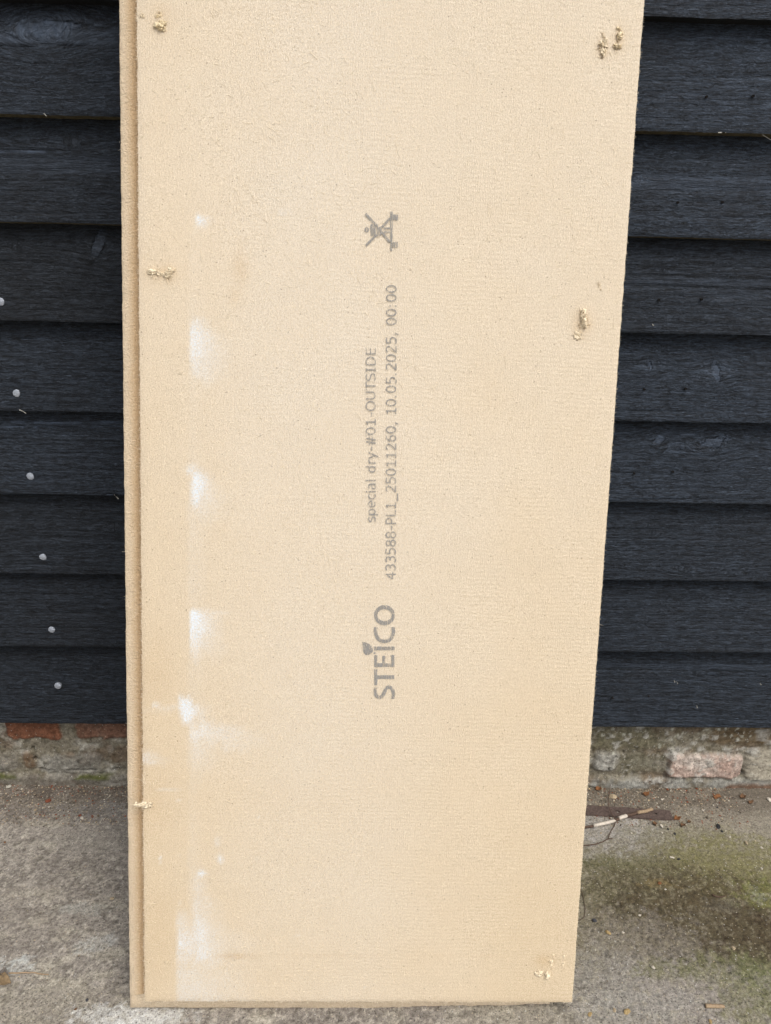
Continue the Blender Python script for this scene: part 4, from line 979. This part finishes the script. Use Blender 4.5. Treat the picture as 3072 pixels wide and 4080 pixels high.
twig("splinter", [([(1215, 1465), (1270, 1470), (1342, 1468)], .0030, .0024, .0022)], Mstraw, "short bark stripped stick at the bottom right of the picture", "stick")
twig("wood_sliver", [([(970, 444), (1002, 450)], .0016, .0012, .0014)], Mwhite, "white sliver beside a black crumb on the green patch", "sliver")
def R7(x, y): return (x/2.169, 3060 + y/2.169)
# dead leaf with a stalk, bottom left
leaf = empty("dead_leaf", G3(*R7(45, 1845))); tag(leaf, "curled grey brown dead leaf with a long thin stalk at the bottom left", "leaf")
def leaf_blade(name, pts, mat, parent, lift, seed, org=None):
    P = [G3(*p) for p in pts]; c = sum(P, Vector())/len(P); org = org or Vector(parent.location); rr = random.Random(seed)
    n = len(P); V = []; rings = 5
    for k in range(1, rings+1):
        t = k/rings
        for i, p in enumerate(P):
            q = c.lerp(p, t); z = .0015 + lift*t*t*(.6+.6*math.sin(i*2.1+seed)) + .0015*mnoise(Vector((q.x*90, q.y*90, seed)))
            V.append(Vector((q.x, q.y, gh(q.x, q.y)+z)) - org)
    V.append(Vector((c.x, c.y, gh(c.x, c.y)+.0015)) - org); ci = len(V)-1
    Fq = [(ci, i, (i+1) % n) for i in range(n)]
    for k in range(rings-1):
        for i in range(n): Fq.append((k*n+i, (k+1)*n+i, (k+1)*n+(i+1) % n, k*n+(i+1) % n))
    m = len(V); V2 = V + [v - Vector((0, 0, .0006)) for v in V]; F2 = Fq + [tuple(i+m for i in f[::-1]) for f in Fq]
    e = (rings-1)*n
    for i in range(n): F2.append((e+i, e+i+m, e+(i+1) % n+m, e+(i+1) % n))
    return mesh_obj(name, V2, F2, mat, parent)
leaf_blade("leaf_blade", [R7(*p) for p in [(-30, 1800), (10, 1790), (50, 1798), (85, 1830), (97, 1860), (80, 1890), (40, 1900), (0, 1880), (-40, 1870)]], mat_simple("leaf_brown", (.24, .17, .095), .8, .5, 160, .001), leaf, .006, 3)
leaf_blade("leaf_fold", [R7(*p) for p in [(0, 1770), (60, 1775), (85, 1815), (50, 1830), (5, 1815), (-30, 1800)]], mat_simple("leaf_grey", (.16, .14, .12), .8, .4, 200, .001), leaf, .010, 5)
B = Bag(); P = [G3(*p)+Vector((0, 0, .0018)) for p in spl([R7(*q) for q in [(-40, 1800), (70, 1785), (180, 1778), (290, 1776), (420, 1792)]], 6)]
tube(B, [p-leaf.location for p in P], [.0013-.0005*i/(len(P)-1) for i in range(len(P))]); mesh_obj("leaf_stalk", B.v, B.f, Mstraw, leaf)
def leaf_bit(pts, mat, label, seed):
    c = G3(*pts[0]); B = empty("leaf_scrap", c); o = leaf_blade("leaf_blade", pts, mat, B, .004, seed, c)
    bpy.data.objects.remove(B); o.parent = None; o.location = c; o.name = "leaf_scrap"; tag(o, label, "leaf", "scraps of leaf on the concrete")
def blob(px, py, r, seed, sx=1.5):
    rr = random.Random(seed); a0 = rr.uniform(0, 3.14); return [(px + r*sx*rr.uniform(.6, 1.1)*math.cos(2*math.pi*k/8+a0), py + r*rr.uniform(.5, 1.1)*math.sin(2*math.pi*k/8+a0)) for k in range(8)]
for k, (px, py, r, m, lab) in enumerate([
    (2575, 3170, 11, Morg, "orange brown leaf scrap at the wall foot behind the rusty bar"),
    (2856, 3178, 12, Morg, "orange brown leaf scrap at the wall foot, right of the rusty bar"),
    (2386, 3146, 9, Morg, "reddish leaf scrap at the wall foot nearest the board"),
    (2697, 3264, 11, Morg, "curled orange leaf scrap at the end of the rusty bar"),
    (2609, 3285, 8, Mbrn, "dark brown leaf scrap in front of the rusty bar, beside the largest cream chip"),
    (2720, 3292, 9, Mbrn, "brown leaf scrap in front of the rusty bar's end"),
    (2745, 3280, 7, Mbrn, "small brown leaf scrap right of the rusty bar's end"),
    (2960, 3180, 10, Mbrn, "dark leaf scrap by the wall at the far right"),
    (2990, 3200, 8, Mbrn, "small dark leaf scrap in front of the far right wall foot")]): leaf_bit(blob(px, py, r, k+3), m, lab, k+20)

# grit and crumbs too many to count
def build_grit():
    rr = random.Random(21); V = []; Fq = []; C = []
    ico = [(0, 0, 1), (.89, 0, .45), (.28, .85, .45), (-.72, .53, .45), (-.72, -.53, .45), (.28, -.85, .45), (.72, .53, -.3), (-.28, .85, -.3), (-.89, 0, -.3), (-.28, -.85, -.3), (.72, -.53, -.3)]
    fc = [(0,1,2),(0,2,3),(0,3,4),(0,4,5),(0,5,1),(1,6,2),(2,7,3),(3,8,4),(4,9,5),(5,10,1),(6,7,2),(7,8,3),(8,9,4),(9,10,5),(10,6,1)]
    pal = [(.42, .34, .23), (.34, .28, .20), (.50, .46, .38), (.25, .20, .15), (.16, .12, .09), (.25, .08, .04), (.08, .065, .05), (.30, .27, .22)]
    def put(x, y, s, c):
        o = len(V); z = gh(x, y); a = rr.uniform(0, 6.28); k = [rr.uniform(.6, 1.3) for _ in ico]; q = rr.uniform(.5, .9)
        for (p, kk) in zip(ico, k):
            X, Y = p[0]*s*kk, p[1]*s*kk*q; V.append((x+X*math.cos(a)-Y*math.sin(a), y+X*math.sin(a)+Y*math.cos(a), z+s*.35+p[2]*s*.65*kk)); C.append(c)
        for f in fc: Fq.append(tuple(i+o for i in f))
    for k in range(9500):
        x = rr.uniform(-.70, .70)
        if -.22 < x < .22: continue
        t = rr.random(); y = .02 - .10*t**1.5 if rr.random() < .62 else rr.uniform(-.68, 0)
        nearw = y > -.09
        if not nearw and x > .25 and -.40 < y < -.12 and rr.random() < .6: continue
        s = (rr.uniform(.0005, .0012) if not nearw else rr.uniform(.0006, .0019)) * (1 if rr.random() < .97 else 1.7)
        if not nearw and rr.random() < .35: continue
        c = rr.choice(pal if nearw else pal[:5]+pal[7:]); f = rr.uniform(.75, 1.2); put(x, y, s, tuple(q*f for q in c)+(1,))
    o = mesh_obj("grit", V, Fq, M_grit, smooth=False, attrs={"col": np.array(C)}); tag(o, "loose sandy grit strewn on the concrete, thickest along the wall foot", "grit", kind="stuff")
build_grit()
